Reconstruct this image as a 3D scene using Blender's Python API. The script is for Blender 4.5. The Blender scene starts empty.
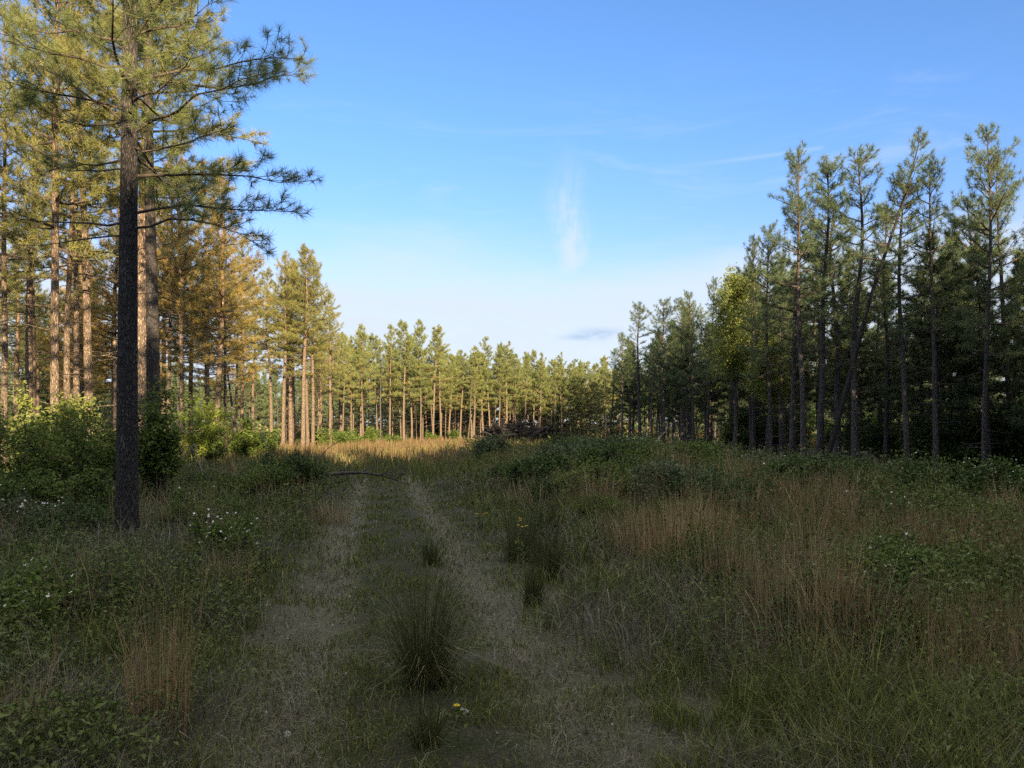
import bpy, math, random
import numpy as np
PI = math.pi
S = bpy.context.scene
COL = S.collection
F = 770.0          # focal length in pixels of a 1024 wide picture
EYE = 1.65

# ------------------------------------------------------------------ helpers
class MB:
    """collects triangles and quads, builds ONE mesh"""
    def __init__(s):
        s.V = []; s.R = []; s.Q = []; s.T = []; s.QM = []; s.TM = []; s.n = 0
    def add(s, v, quads=None, tris=None, mat=0, rnd=0.5):
        v = np.asarray(v, dtype=np.float32).reshape(-1, 3)
        r = np.broadcast_to(np.asarray(rnd, dtype=np.float32), (len(v),))
        s.V.append(v); s.R.append(r)
        if quads is not None and len(quads):
            q = np.asarray(quads, dtype=np.int32) + s.n
            s.Q.append(q); s.QM.append(np.full(len(q), mat, np.int32))
        if tris is not None and len(tris):
            t = np.asarray(tris, dtype=np.int32) + s.n
            s.T.append(t); s.TM.append(np.full(len(t), mat, np.int32))
        s.n += len(v)
    def arrays(s):
        V = np.concatenate(s.V) if s.V else np.zeros((0, 3), np.float32)
        R = np.concatenate(s.R) if s.R else np.zeros(0, np.float32)
        Q = np.concatenate(s.Q) if s.Q else np.zeros((0, 4), np.int32)
        T = np.concatenate(s.T) if s.T else np.zeros((0, 3), np.int32)
        QM = np.concatenate(s.QM) if s.QM else np.zeros(0, np.int32)
        TM = np.concatenate(s.TM) if s.TM else np.zeros(0, np.int32)
        return V, R, Q, T, QM, TM
    def merge(s, other, mat4=None):
        """add a copy of another builder's arrays moved by (scale, rotz, loc)"""
        V, R, Q, T, QM, TM = other
        sc, rz, loc = mat4
        c, n_ = math.cos(rz), math.sin(rz)
        W = np.empty_like(V)
        W[:, 0] = (V[:, 0] * c - V[:, 1] * n_) * sc + loc[0]
        W[:, 1] = (V[:, 0] * n_ + V[:, 1] * c) * sc + loc[1]
        W[:, 2] = V[:, 2] * sc + loc[2]
        s.V.append(W); s.R.append(R)
        s.Q.append(Q + s.n); s.T.append(T + s.n); s.QM.append(QM); s.TM.append(TM)
        s.n += len(V)
    def mesh(s, name, mats, smooth=False):
        V, R, Q, T, QM, TM = s.arrays()
        me = bpy.data.meshes.new(name)
        me.vertices.add(len(V)); me.vertices.foreach_set('co', V.ravel())
        nq, nt = len(Q), len(T)
        me.loops.add(nq * 4 + nt * 3)
        me.loops.foreach_set('vertex_index', np.concatenate([Q.ravel(), T.ravel()]).astype(np.int32))
        me.polygons.add(nq + nt)
        ls = np.concatenate([np.arange(nq) * 4, nq * 4 + np.arange(nt) * 3]).astype(np.int32)
        me.polygons.foreach_set('loop_start', ls)
        for m in mats: me.materials.append(m)
        me.polygons.foreach_set('material_index', np.concatenate([QM, TM]).astype(np.int32))
        me.polygons.foreach_set('use_smooth', np.full(nq + nt, smooth, dtype=bool))
        a = me.attributes.new('rnd', 'FLOAT', 'POINT'); a.data.foreach_set('value', R.astype(np.float32))
        me.update(calc_edges=True)
        return me

def link(name, me, parent=None, loc=None):
    o = bpy.data.objects.new(name, me); COL.objects.link(o)
    if parent is not None: o.parent = parent
    if loc is not None: o.location = loc
    return o

def tag(o, label=None, cat=None, group=None, kind=None):
    if label: o['label'] = label
    if cat: o['category'] = cat
    if group: o['group'] = group
    if kind: o['kind'] = kind
    return o

def thing(name, loc, label, cat, group=None, rz=0.0, sc=1.0, tilt=(0, 0)):
    o = bpy.data.objects.new(name, None); COL.objects.link(o)
    o.empty_display_size = 0.2
    o.location = loc; o.rotation_euler = (tilt[0], tilt[1], rz); o.scale = (sc, sc, sc)
    return tag(o, label, cat, group)

def norm(a):
    return a / np.maximum(np.linalg.norm(a, axis=-1, keepdims=True), 1e-9)

def tube(mb, P, r, k=6, mat=0, rnd=0.5, cap=False):
    P = np.asarray(P, float); n = len(P); r = np.broadcast_to(np.asarray(r, float), (n,))
    t = np.gradient(P, axis=0); t = norm(t)
    ref = np.array([0, 0, 1.0]) if abs(t[0, 2]) < 0.8 else np.array([1.0, 0, 0])
    u = norm(np.cross(t, ref)); w = np.cross(t, u)
    a = np.arange(k) * 2 * PI / k
    ring = (np.cos(a)[None, :, None] * u[:, None, :] + np.sin(a)[None, :, None] * w[:, None, :]) * r[:, None, None] + P[:, None, :]
    i = np.arange(n - 1)[:, None] * k; j = np.arange(k)[None, :]; j2 = (j + 1) % k
    q = np.stack([i + j, i + j2, i + k + j2, i + k + j], -1).reshape(-1, 4)
    mb.add(ring.reshape(-1, 3), quads=q, mat=mat, rnd=rnd)
    if cap:
        for c0 in (0, (n - 1) * k):
            cen = ring.reshape(-1, 3)[c0:c0 + k]
            v = np.vstack([cen, cen.mean(0)])
            mb.add(v, tris=[(m, (m + 1) % k, k) for m in range(k)], mat=mat, rnd=rnd)

def vnoise(x, y, seed=0, scale=1.0):
    x = np.asarray(x, float) / scale; y = np.asarray(y, float) / scale
    xi = np.floor(x).astype(np.int64); yi = np.floor(y).astype(np.int64)
    fx = x - xi; fy = y - yi; fx = fx * fx * (3 - 2 * fx); fy = fy * fy * (3 - 2 * fy)
    def h(a, b):
        v = (a * 374761393 + b * 668265263 + seed * 1442695041) & 0xFFFFFFFF
        v = ((v ^ (v >> 13)) * 1274126177) & 0xFFFFFFFF
        return ((v ^ (v >> 16)) & 0xFFFF) / 65535.0
    return (h(xi, yi) * (1 - fx) + h(xi + 1, yi) * fx) * (1 - fy) + (h(xi, yi + 1) * (1 - fx) + h(xi + 1, yi + 1) * fx) * fy

def sstep(a, b, x):
    t = np.clip((np.asarray(x, float) - a) / (b - a), 0, 1); return t * t * (3 - 2 * t)

# ------------------------------------------------------------------ ground shape
def xc(y):                       # centre line of the two-track path
    y = np.asarray(y, float)
    return -0.34 - 0.176 * (y - 3.6) + 0.0009 * np.maximum(y - 20, 0) ** 2
def track(x, y):                 # 1 in a wheel track, 0 elsewhere
    c = x - xc(y)
    return np.exp(-((np.abs(c) - 0.78) / 0.23) ** 2) * (1 - sstep(24, 33, y))
def g(x, y):
    x = np.asarray(x, float); y = np.asarray(y, float)
    c = x - xc(y)
    z = -0.085 * track(x, y)
    away = sstep(1.2, 3.0, np.abs(c))
    z = z + away * 0.10 * (vnoise(x, y, 3, 2.7) - 0.4) + 0.03 * (vnoise(x, y, 5, 0.6) - 0.5) * (0.3 + away)
    z = z + 0.07 * sstep(1.3, 4.0, -c) * (1 - sstep(25, 45, y))
    z = z - 0.75 * sstep(9, 16, x) * (1 - sstep(38, 60, y)) * sstep(6, 20, y)
    z = z + 0.45 * sstep(2.0, 4.5, c) * (1 - sstep(6.0, 12.0, c)) * sstep(9, 16, y) * (1 - sstep(30, 45, y))
    return z
def gz(x, y): return float(g(x, y))
def px(p, d): return (p - 512.0) / F * d      # metres to the right of the view line at distance d

# ------------------------------------------------------------------ materials
def new_mat(name):
    m = bpy.data.materials.new(name); m.use_nodes = True
    nt = m.node_tree; nt.nodes.clear()
    out = nt.nodes.new('ShaderNodeOutputMaterial')
    return m, nt, out
def ramp(nt, src, stops):
    r = nt.nodes.new('ShaderNodeValToRGB'); e = r.color_ramp.elements
    while len(e) < len(stops): e.new(0.5)
    for el, (p, c) in zip(e, stops): el.position = p; el.color = (*c, 1)
    nt.links.new(src, r.inputs[0]); return r.outputs[0]
def math_(nt, op, a, b=None, c=None):
    n = nt.nodes.new('ShaderNodeMath'); n.operation = op
    for i, v in enumerate((a, b, c)):
        if v is None: continue
        if isinstance(v, (int, float)): n.inputs[i].default_value = v
        else: nt.links.new(v, n.inputs[i])
    return n.outputs[0]
def mixc(nt, f, a, b, mode='MIX'):
    n = nt.nodes.new('ShaderNodeMix'); n.data_type = 'RGBA'; n.blend_type = mode
    for i, v in ((0, f), (6, a), (7, b)):
        if isinstance(v, (int, float)): n.inputs[i].default_value = v
        elif isinstance(v, tuple): n.inputs[i].default_value = (*v, 1)
        else: nt.links.new(v, n.inputs[i])
    return n.outputs[2]
def attr(nt, name='rnd'):
    n = nt.nodes.new('ShaderNodeAttribute'); n.attribute_name = name; return n.outputs['Fac']

def leaf_mat(name, stops, trans=0.3, objvar=0.25, rough=0.5, spec=0.2):
    """thin leaves: colour by clump and by plant, some light through"""
    m, nt, out = new_mat(name)
    oi = nt.nodes.new('ShaderNodeObjectInfo')
    v = math_(nt, 'ADD', attr(nt), math_(nt, 'MULTIPLY', math_(nt, 'SUBTRACT', oi.outputs['Random'], 0.5), objvar))
    col = ramp(nt, v, stops)
    p = nt.nodes.new('ShaderNodeBsdfPrincipled')
    nt.links.new(col, p.inputs['Base Color']); p.inputs['Roughness'].default_value = rough
    p.inputs['Specular IOR Level'].default_value = spec
    t = nt.nodes.new('ShaderNodeBsdfTranslucent')
    nt.links.new(col, t.inputs['Color'])
    mx = nt.nodes.new('ShaderNodeMixShader'); mx.inputs[0].default_value = trans
    nt.links.new(p.outputs[0], mx.inputs[1]); nt.links.new(t.outputs[0], mx.inputs[2])
    nt.links.new(mx.outputs[0], out.inputs[0])
    return m

def bark_mat(name, dark, light, upper, hmix=(4.0, 9.0), plate=17.0):
    m, nt, out = new_mat(name)
    tc = nt.nodes.new('ShaderNodeTexCoord')
    mp = nt.nodes.new('ShaderNodeMapping'); mp.inputs['Scale'].default_value = (1, 1, 0.22)
    nt.links.new(tc.outputs['Object'], mp.inputs[0])
    nz = nt.nodes.new('ShaderNodeTexNoise'); nz.inputs['Scale'].default_value = 14; nz.inputs['Detail'].default_value = 4
    nt.links.new(mp.outputs[0], nz.inputs['Vector'])
    add = nt.nodes.new('ShaderNodeVectorMath'); add.operation = 'MULTIPLY_ADD'
    add.inputs[1].default_value = (0.085,) * 3
    nt.links.new(nz.outputs['Color'], add.inputs[0]); nt.links.new(mp.outputs[0], add.inputs[2])
    vo = nt.nodes.new('ShaderNodeTexVoronoi'); vo.feature = 'DISTANCE_TO_EDGE'; vo.inputs['Scale'].default_value = plate * 1.6
    nt.links.new(add.outputs[0], vo.inputs['Vector'])
    crack = ramp(nt, vo.outputs['Distance'], [(0.0, (0, 0, 0)), (0.24, (1, 1, 1))])
    vc = nt.nodes.new('ShaderNodeTexVoronoi'); vc.inputs['Scale'].default_value = plate * 1.6
    nt.links.new(add.outputs[0], vc.inputs['Vector'])
    bw = nt.nodes.new('ShaderNodeRGBToBW'); nt.links.new(vc.outputs['Color'], bw.inputs[0])
    sep = nt.nodes.new('ShaderNodeSeparateXYZ'); nt.links.new(tc.outputs['Object'], sep.inputs[0])
    hz = nt.nodes.new('ShaderNodeMapRange'); hz.inputs[1].default_value, hz.inputs[2].default_value = hmix
    nt.links.new(sep.outputs['Z'], hz.inputs[0])
    plates = mixc(nt, hz.outputs[0], light, upper)
    plates = mixc(nt, math_(nt, 'MULTIPLY', bw.outputs[0], 0.4), plates, tuple(c * 0.62 for c in light))
    n2 = nt.nodes.new('ShaderNodeTexNoise'); n2.inputs['Scale'].default_value = 55; n2.inputs['Detail'].default_value = 5
    nt.links.new(mp.outputs[0], n2.inputs['Vector'])
    plates = mixc(nt, 0.85, plates, ramp(nt, n2.outputs['Fac'], [(0.32, (0.45, 0.45, 0.45)), (0.68, (1.35, 1.35, 1.35))]), 'MULTIPLY')
    col = mixc(nt, crack, dark, plates)
    p = nt.nodes.new('ShaderNodeBsdfPrincipled'); p.inputs['Roughness'].default_value = 0.9
    p.inputs['Specular IOR Level'].default_value = 0.15
    nt.links.new(col, p.inputs['Base Color'])
    b = nt.nodes.new('ShaderNodeBump'); b.inputs['Strength'].default_value = 0.9; b.inputs['Distance'].default_value = 0.03
    h = math_(nt, 'ADD', crack, math_(nt, 'MULTIPLY', nz.outputs['Fac'], 0.7))
    nt.links.new(h, b.inputs['Height']); nt.links.new(b.outputs[0], p.inputs['Normal'])
    nt.links.new(p.outputs[0], out.inputs[0])
    return m

def plain_mat(name, c1, c2, scale=12.0, rough=0.85, bump=0.0):
    m, nt, out = new_mat(name)
    tc = nt.nodes.new('ShaderNodeTexCoord')
    nz = nt.nodes.new('ShaderNodeTexNoise'); nz.inputs['Scale'].default_value = scale; nz.inputs['Detail'].default_value = 5
    nt.links.new(tc.outputs['Object'], nz.inputs['Vector'])
    f = math_(nt, 'ADD', math_(nt, 'MULTIPLY', nz.outputs['Fac'], 0.7), math_(nt, 'MULTIPLY', attr(nt), 0.3))
    col = ramp(nt, f, [(0.3, c1), (0.7, c2)])
    p = nt.nodes.new('ShaderNodeBsdfPrincipled'); p.inputs['Roughness'].default_value = rough
    p.inputs['Specular IOR Level'].default_value = 0.2
    nt.links.new(col, p.inputs['Base Color'])
    if bump:
        b = nt.nodes.new('ShaderNodeBump'); b.inputs['Strength'].default_value = bump; b.inputs['Distance'].default_value = 0.02
        nt.links.new(nz.outputs['Fac'], b.inputs['Height']); nt.links.new(b.outputs[0], p.inputs['Normal'])
    nt.links.new(p.outputs[0], out.inputs[0])
    return m

BROWN = (0.26, 0.13, 0.045)
M = {}
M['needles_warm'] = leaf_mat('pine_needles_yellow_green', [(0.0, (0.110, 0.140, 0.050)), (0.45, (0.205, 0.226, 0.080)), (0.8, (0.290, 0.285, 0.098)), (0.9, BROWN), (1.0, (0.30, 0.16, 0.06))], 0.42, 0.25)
M['needles_sunglow'] = leaf_mat('pine_needles_sun_glow', [(0.0, (0.130, 0.145, 0.048)), (0.45, (0.240, 0.228, 0.072)), (0.8, (0.320, 0.280, 0.085)), (0.9, BROWN), (1.0, (0.32, 0.17, 0.06))], 0.45, 0.25)  # yellowed needle colour carries the golden sun glow of the left stand
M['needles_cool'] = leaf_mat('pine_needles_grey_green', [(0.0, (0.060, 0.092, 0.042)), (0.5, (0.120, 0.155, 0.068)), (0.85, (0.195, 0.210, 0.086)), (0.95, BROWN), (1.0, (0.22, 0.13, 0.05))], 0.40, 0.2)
M['needles_shaded'] = leaf_mat('shade_darkened_pine_needles', [(0.0, (0.032, 0.052, 0.024)), (0.5, (0.064, 0.090, 0.038)), (0.85, (0.110, 0.128, 0.050)), (0.95, (0.16, 0.09, 0.035)), (1.0, (0.15, 0.085, 0.03))], 0.3, 0.2)  # needle colour darkened to stand in for shade inside the right wood
M['needles_brown'] = leaf_mat('browning_pine_needles', [(0.0, (0.16, 0.15, 0.05)), (0.4, (0.30, 0.22, 0.065)), (0.75, (0.37, 0.22, 0.06)), (1.0, (0.30, 0.15, 0.05))], 0.42, 0.25)
M['bark'] = bark_mat('pine_bark', (0.036, 0.031, 0.029), (0.082, 0.072, 0.067), (0.130, 0.104, 0.088), plate=27)
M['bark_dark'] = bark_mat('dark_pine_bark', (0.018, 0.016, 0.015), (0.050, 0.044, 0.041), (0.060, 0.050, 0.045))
M['bark_pale'] = bark_mat('pale_pine_bark', (0.075, 0.055, 0.042), (0.29, 0.215, 0.155), (0.33, 0.215, 0.135), plate=18)  # bark colour warmed and brightened for the sun glow on the left trunks
M['limb_bark'] = plain_mat('pine_limb_bark', (0.035, 0.027, 0.022), (0.11, 0.08, 0.06), 14, 0.9)
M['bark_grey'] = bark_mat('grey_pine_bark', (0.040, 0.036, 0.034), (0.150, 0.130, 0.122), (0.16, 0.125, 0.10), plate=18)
M['deadwood'] = plain_mat('weathered_dead_wood', (0.030, 0.025, 0.022), (0.10, 0.085, 0.075), 9, 0.9, 0.4)
M['palewood'] = plain_mat('bleached_dead_wood', (0.16, 0.135, 0.11), (0.34, 0.30, 0.25), 9, 0.9, 0.4)
M['pilewood_shaded'] = plain_mat('shade_darkened_brush_wood', (0.010, 0.009, 0.008), (0.034, 0.029, 0.028), 9, 0.9, 0.4)  # wood colour lowered to imitate the shade on the brush pile
M['stem'] = plain_mat('shrub_stem', (0.05, 0.038, 0.026), (0.12, 0.09, 0.06), 20, 0.8)
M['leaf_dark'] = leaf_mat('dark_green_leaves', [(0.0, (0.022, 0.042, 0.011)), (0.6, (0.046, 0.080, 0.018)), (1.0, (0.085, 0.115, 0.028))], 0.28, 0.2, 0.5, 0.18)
M['leaf_mid'] = leaf_mat('mid_green_leaves', [(0.0, (0.042, 0.068, 0.013)), (0.6, (0.086, 0.126, 0.023)), (1.0, (0.155, 0.178, 0.036))], 0.35, 0.2, 0.5, 0.2)
M['leaf_spring'] = leaf_mat('pale_spring_leaves', [(0.0, (0.12, 0.15, 0.036)), (0.6, (0.19, 0.22, 0.052)), (1.0, (0.27, 0.28, 0.08))], 0.45, 0.1, 0.5, 0.2)
M['leaf_bright'] = leaf_mat('spring_yellow_green_leaves', [(0.0, (0.10, 0.15, 0.022)), (0.6, (0.17, 0.22, 0.030)), (1.0, (0.26, 0.29, 0.045))], 0.45, 0.1, 0.45, 0.25)
M['leaf_blue'] = leaf_mat('grey_green_bramble_leaves', [(0.0, (0.036, 0.056, 0.026)), (0.6, (0.070, 0.098, 0.044)), (1.0, (0.12, 0.145, 0.075))], 0.25, 0.2, 0.5, 0.2)
M['grass'] = leaf_mat('green_grass', [(0.0, (0.044, 0.057, 0.013)), (0.55, (0.104, 0.122, 0.029)), (0.85, (0.165, 0.158, 0.052)), (1.0, (0.25, 0.212, 0.11))], 0.18, 0.0, 0.6, 0.12)
M['dry'] = leaf_mat('dry_grass', [(0.0, (0.080, 0.074, 0.056)), (0.5, (0.150, 0.138, 0.104)), (1.0, (0.27, 0.25, 0.20))], 0.25, 0.0, 0.7, 0.1)
M['sedge'] = leaf_mat('dry_straw_broomsedge', [(0.0, (0.108, 0.068, 0.035)), (0.5, (0.25, 0.182, 0.092)), (1.0, (0.43, 0.345, 0.21))], 0.25, 0.15, 0.6, 0.12)
M['sedge_bright'] = leaf_mat('bright_orange_broomsedge', [(0.0, (0.17, 0.105, 0.048)), (0.5, (0.34, 0.23, 0.11)), (1.0, (0.52, 0.40, 0.24))], 0.25, 0.15, 0.6, 0.12)
M['rush'] = leaf_mat('dark_rush_blades', [(0.0, (0.030, 0.040, 0.014)), (0.5, (0.066, 0.076, 0.026)), (0.8, (0.125, 0.105, 0.045)), (1.0, (0.22, 0.165, 0.085))], 0.12, 0.1, 0.5, 0.2)
M['weed'] = leaf_mat('weed_leaves', [(0.0, (0.034, 0.052, 0.013)), (0.6, (0.080, 0.106, 0.025)), (1.0, (0.135, 0.152, 0.042))], 0.2, 0.0, 0.5, 0.18)
M['white'] = leaf_mat('white_petals', [(0.0, (0.62, 0.62, 0.60)), (1.0, (0.80, 0.80, 0.78))], 0.3, 0.0, 0.6, 0.2)
M['yellow'] = leaf_mat('yellow_petals', [(0.0, (0.55, 0.38, 0.02)), (1.0, (0.75, 0.55, 0.03))], 0.3, 0.0, 0.6, 0.2)
M['stone'] = plain_mat('pale_quartz_stone', (0.12, 0.115, 0.105), (0.34, 0.325, 0.31), 18, 0.7, 0.3)

def ground_mat():
    m, nt, out = new_mat('woodland_ground')
    tc = nt.nodes.new('ShaderNodeTexCoord')
    def noise(sc, det=6, rough=0.6):
        n = nt.nodes.new('ShaderNodeTexNoise'); n.inputs['Scale'].default_value = sc
        n.inputs['Detail'].default_value = det; n.inputs['Roughness'].default_value = rough
        nt.links.new(tc.outputs['Object'], n.inputs['Vector']); return n.outputs['Fac']
    fine = noise(38, 8, 0.75); mid = noise(2.3, 6); big = noise(0.35, 4)
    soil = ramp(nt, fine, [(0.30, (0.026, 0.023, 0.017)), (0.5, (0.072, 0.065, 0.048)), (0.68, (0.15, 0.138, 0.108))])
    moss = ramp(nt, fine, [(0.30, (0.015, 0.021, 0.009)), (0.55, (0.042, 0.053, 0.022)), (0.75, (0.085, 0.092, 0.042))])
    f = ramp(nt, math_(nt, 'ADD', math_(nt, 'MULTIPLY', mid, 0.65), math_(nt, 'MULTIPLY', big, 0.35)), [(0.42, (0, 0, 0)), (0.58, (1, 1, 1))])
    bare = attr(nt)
    soil = mixc(nt, bare, mixc(nt, 0.5, soil, (0.010, 0.009, 0.006)), soil); moss = mixc(nt, bare, mixc(nt, 0.4, moss, (0.010, 0.012, 0.005)), moss)  # off the tracks the colour is darkened as shade under the grass
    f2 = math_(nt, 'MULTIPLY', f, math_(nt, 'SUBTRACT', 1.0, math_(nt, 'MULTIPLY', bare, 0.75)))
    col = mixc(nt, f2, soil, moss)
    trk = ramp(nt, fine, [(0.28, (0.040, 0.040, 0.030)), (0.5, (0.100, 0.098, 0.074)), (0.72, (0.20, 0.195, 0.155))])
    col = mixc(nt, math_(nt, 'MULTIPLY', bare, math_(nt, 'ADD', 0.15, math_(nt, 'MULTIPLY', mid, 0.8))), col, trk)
    p = nt.nodes.new('ShaderNodeBsdfPrincipled'); p.inputs['Roughness'].default_value = 0.95
    p.inputs['Specular IOR Level'].default_value = 0.1
    nt.links.new(col, p.inputs['Base Color'])
    b = nt.nodes.new('ShaderNodeBump'); b.inputs['Strength'].default_value = 1.0; b.inputs['Distance'].default_value = 0.03
    nt.links.new(fine, b.inputs['Height']); nt.links.new(b.outputs[0], p.inputs['Normal'])
    nt.links.new(p.outputs[0], out.inputs[0])
    return m

def build_ground():
    def axis(lo, hi, step, far):
        a = list(np.arange(lo, hi + 1e-6, step)); s = step
        up = [a[-1]]; 
        while up[-1] < far: s *= 1.25; up.append(up[-1] + s)
        s = step; dn = [a[0]]
        while dn[-1] > -far: s *= 1.25; dn.append(dn[-1] - s)
        return np.array(dn[:0:-1] + a + up[1:])
    xs = axis(-9, 9, 0.11, 1500); ys = axis(1.0, 30, 0.11, 1500)
    X, Y = np.meshgrid(xs, ys); Z = g(X, Y)
    tr = track(X, Y); c = X - xc(Y)
    # worn thatch beside the right-hand track near the camera too
    worn = np.clip(tr + 0.5 * sstep(0.3, 0.9, c) * (1 - sstep(1.6, 2.6, c)) * (1 - sstep(7, 12, Y)) * (Y > 0)
                   + 0.5 * sstep(-2.0, -1.0, c) * (1 - sstep(-0.7, -0.4, c)) * (1 - sstep(12, 22, Y)) * (Y > 0), 0, 1)
    ny, nx = X.shape
    i = np.arange(ny - 1)[:, None] * nx; j = np.arange(nx - 1)[None, :]
    q = np.stack([i + j, i + j + 1, i + nx + j + 1, i + nx + j], -1).reshape(-1, 4)
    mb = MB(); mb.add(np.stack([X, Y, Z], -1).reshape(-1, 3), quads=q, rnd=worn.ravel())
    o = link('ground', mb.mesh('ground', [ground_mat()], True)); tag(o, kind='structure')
build_ground()

# ------------------------------------------------------------------ pines
def needles(mb, C, D, size, k, w, rng, mat=0, rnd=None, spread=0.6):
    C = np.asarray(C, float); D = norm(np.asarray(D, float)); n = len(C)
    if n == 0: return
    size = np.repeat(np.broadcast_to(size, (n,)), k)[:, None]
    rn = np.repeat(rnd if rnd is not None else rng.random(n), k) + rng.normal(0, 0.05, n * k)
    Cr = np.repeat(C, k, 0); Dr = np.repeat(D, k, 0)
    d = norm(Dr * rng.uniform(0.25, 1.0, (n * k, 1)) + rng.normal(0, spread, (n * k, 3)))
    base = Cr - Dr * size * rng.uniform(0, 0.7, (n * k, 1))
    L = size * rng.uniform(0.75, 1.15, (n * k, 1))
    tip = base + d * L; tip[:, 2] -= 0.06 * L[:, 0]
    wv = norm(np.cross(d, rng.normal(0, 1, (n * k, 3)))) * w * 0.5
    V = np.stack([base - wv, base + wv, tip], 1).reshape(-1, 3)
    mb.add(V, tris=np.arange(n * k * 3).reshape(-1, 3), mat=mat, rnd=np.clip(np.repeat(rn, 3), 0, 1))

def leaves(mb, C, size, rng, mat=0, rnd=None, up=0.5, aspect=0.55):
    """folded leaves: two triangles pairs each"""
    n = len(C)
    if n == 0: return
    C = np.asarray(C, float); s = np.broadcast_to(size, (n,))[:, None] * rng.uniform(0.7, 1.25, (n, 1))
    nrm = norm(rng.normal(0, 1, (n, 3)) + np.array([0, 0, up * 2.2]))
    d = norm(np.cross(nrm, rng.normal(0, 1, (n, 3)))); sd = np.cross(nrm, d)
    b = C - d * s * 0.5; t = C + d * s * 0.5 - nrm * s * 0.12
    l = C + sd * s * aspect * 0.5 + nrm * s * 0.08; r = C - sd * s * aspect * 0.5 + nrm * s * 0.08
    V = np.stack([b, r, t, l], 1).reshape(-1, 3)
    i = np.arange(n)[:, None] * 4
    T = np.concatenate([i + np.array([[0, 1, 2]]), i + np.array([[0, 2, 3]])])
    rn = rnd if rnd is not None else rng.random(n)
    mb.add(V, tris=T, mat=mat, rnd=np.repeat(np.clip(rn, 0, 1), 4))

class Tufts:
    def __init__(s): s.C = []; s.D = []
    def add(s, c, d): s.C.append(c); s.D.append(d)

def branch(wood, tf, start, az, e0, e1, L, r, rng, tw=5.0, ks=4, sides=3, s0=0.3, dead=False, tuft_step=0.22, mat=1, jit=0.08):
    n = 7 if L > 0.8 else 4
    P = [np.array(start, float)]; a = az
    for i in range(n - 1):
        t = i / (n - 2)
        e = e0 + (e1 - e0) * t + rng.normal(0, jit); a += rng.normal(0, jit * 1.2)
        P.append(P[-1] + np.array([math.cos(a) * math.cos(e), math.sin(a) * math.cos(e), math.sin(e)]) * L / (n - 1))
    P = np.array(P); ss = np.linspace(0, 1, n)
    tube(wood, P, np.maximum(r * (1 - ss) ** 0.8, 0.004), ks, mat)
    def at(s):
        f = s * (n - 1); i = min(int(f), n - 2); return P[i] + (P[i + 1] - P[i]) * (f - i), norm(P[i + 1] - P[i])
    if dead:
        for q in range(int(L * 1.6)):
            p, d = at(rng.uniform(0.3, 0.95))
            d2 = norm(d + rng.normal(0, 0.6, 3)); l2 = rng.uniform(0.2, 0.5) * min(1, L * 0.5)
            tube(wood, [p, p + d2 * l2 * 0.5, p + d2 * l2 + np.array([0, 0, -0.05])], [r * 0.3 + 0.002, r * 0.2 + 0.002, 0.002], 3, mat)
        return
    nt = max(5, int(L * tw)); side = 1
    for q in range(nt):
        s = s0 + (1 - s0) * (q + rng.uniform(0.1, 0.9)) / nt
        p, d = at(min(s, 0.98)); side = -side
        ya = math.atan2(d[1], d[0]) + side * rng.uniform(0.45, 1.15)
        el = math.asin(max(-1, min(1, d[2]))) * 0.5 + rng.uniform(-0.1, 0.5)
        l2 = rng.uniform(0.55, 1.15) * (0.14 + 0.24 * L) * (1.25 - 0.75 * s)
        dd = np.array([math.cos(ya) * math.cos(el), math.sin(ya) * math.cos(el), math.sin(el)])
        p1 = p + dd * l2 * 0.55; dd2 = norm(dd + np.array([0, 0, 0.35]) + rng.normal(0, 0.12, 3)); p2 = p1 + dd2 * l2 * 0.45
        tube(wood, [p, p1, p2], [max(r * 0.28 * (1.1 - s), 0.004), 0.004, 0.003], sides, mat)
        tf.add(p2, dd2)
        m = int(l2 / tuft_step)
        for z in range(m):
            tt = rng.uniform(0.35, 0.95)
            q0 = p + (p1 - p) * min(1, tt / 0.55) if tt < 0.55 else p1 + (p2 - p1) * (tt - 0.55) / 0.45
            lat = norm(np.cross(dd, rng.normal(0, 1, 3))); tip = q0 + (lat * 0.7 + dd * 0.6) * rng.uniform(0.05, 0.16)
            tf.add(tip, norm(lat * 0.8 + dd * 0.7 + np.array([0, 0, 0.3])))
    p, d = at(1.0); tf.add(p, norm(d + np.array([0, 0, 0.3])))

def trunk_line(H, rng, wob=0.012, n=18, bend=0.0):
    z = np.linspace(0, H, n); a = rng.uniform(0, 2 * PI, 4)
    x = wob * H * (np.sin(z / H * 5 + a[0]) - math.sin(a[0]) + 0.5 * np.sin(z / H * 11 + a[1]) - 0.5 * math.sin(a[1])) * (z / H)
    y = wob * H * (np.sin(z / H * 5 + a[2]) - math.sin(a[2]) + 0.5 * np.sin(z / H * 11 + a[3]) - 0.5 * math.sin(a[3])) * (z / H)
    x = x + bend * H * (z / H) ** 2
    return np.stack([x, y, z], -1)

def make_trunk(mb, H, r0, rng, sides=12, n=18, wob=0.012, flare=0.22, bend=0.0):
    P = trunk_line(H, rng, wob, n, bend)
    t = P[:, 2] / H
    r = r0 * (1 - t) ** 0.75 * (1 + flare * np.exp(-P[:, 2] / 0.35)) + 0.012
    P0 = P.copy(); P0[0, 2] = -0.25
    tube(mb, P0, r, sides, 0)
    return P, r

def prof(t, ex=0.72):
    return np.minimum(1.0, 0.6 + 1.6 * t) * (1 - t) ** ex + 0.10

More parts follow.
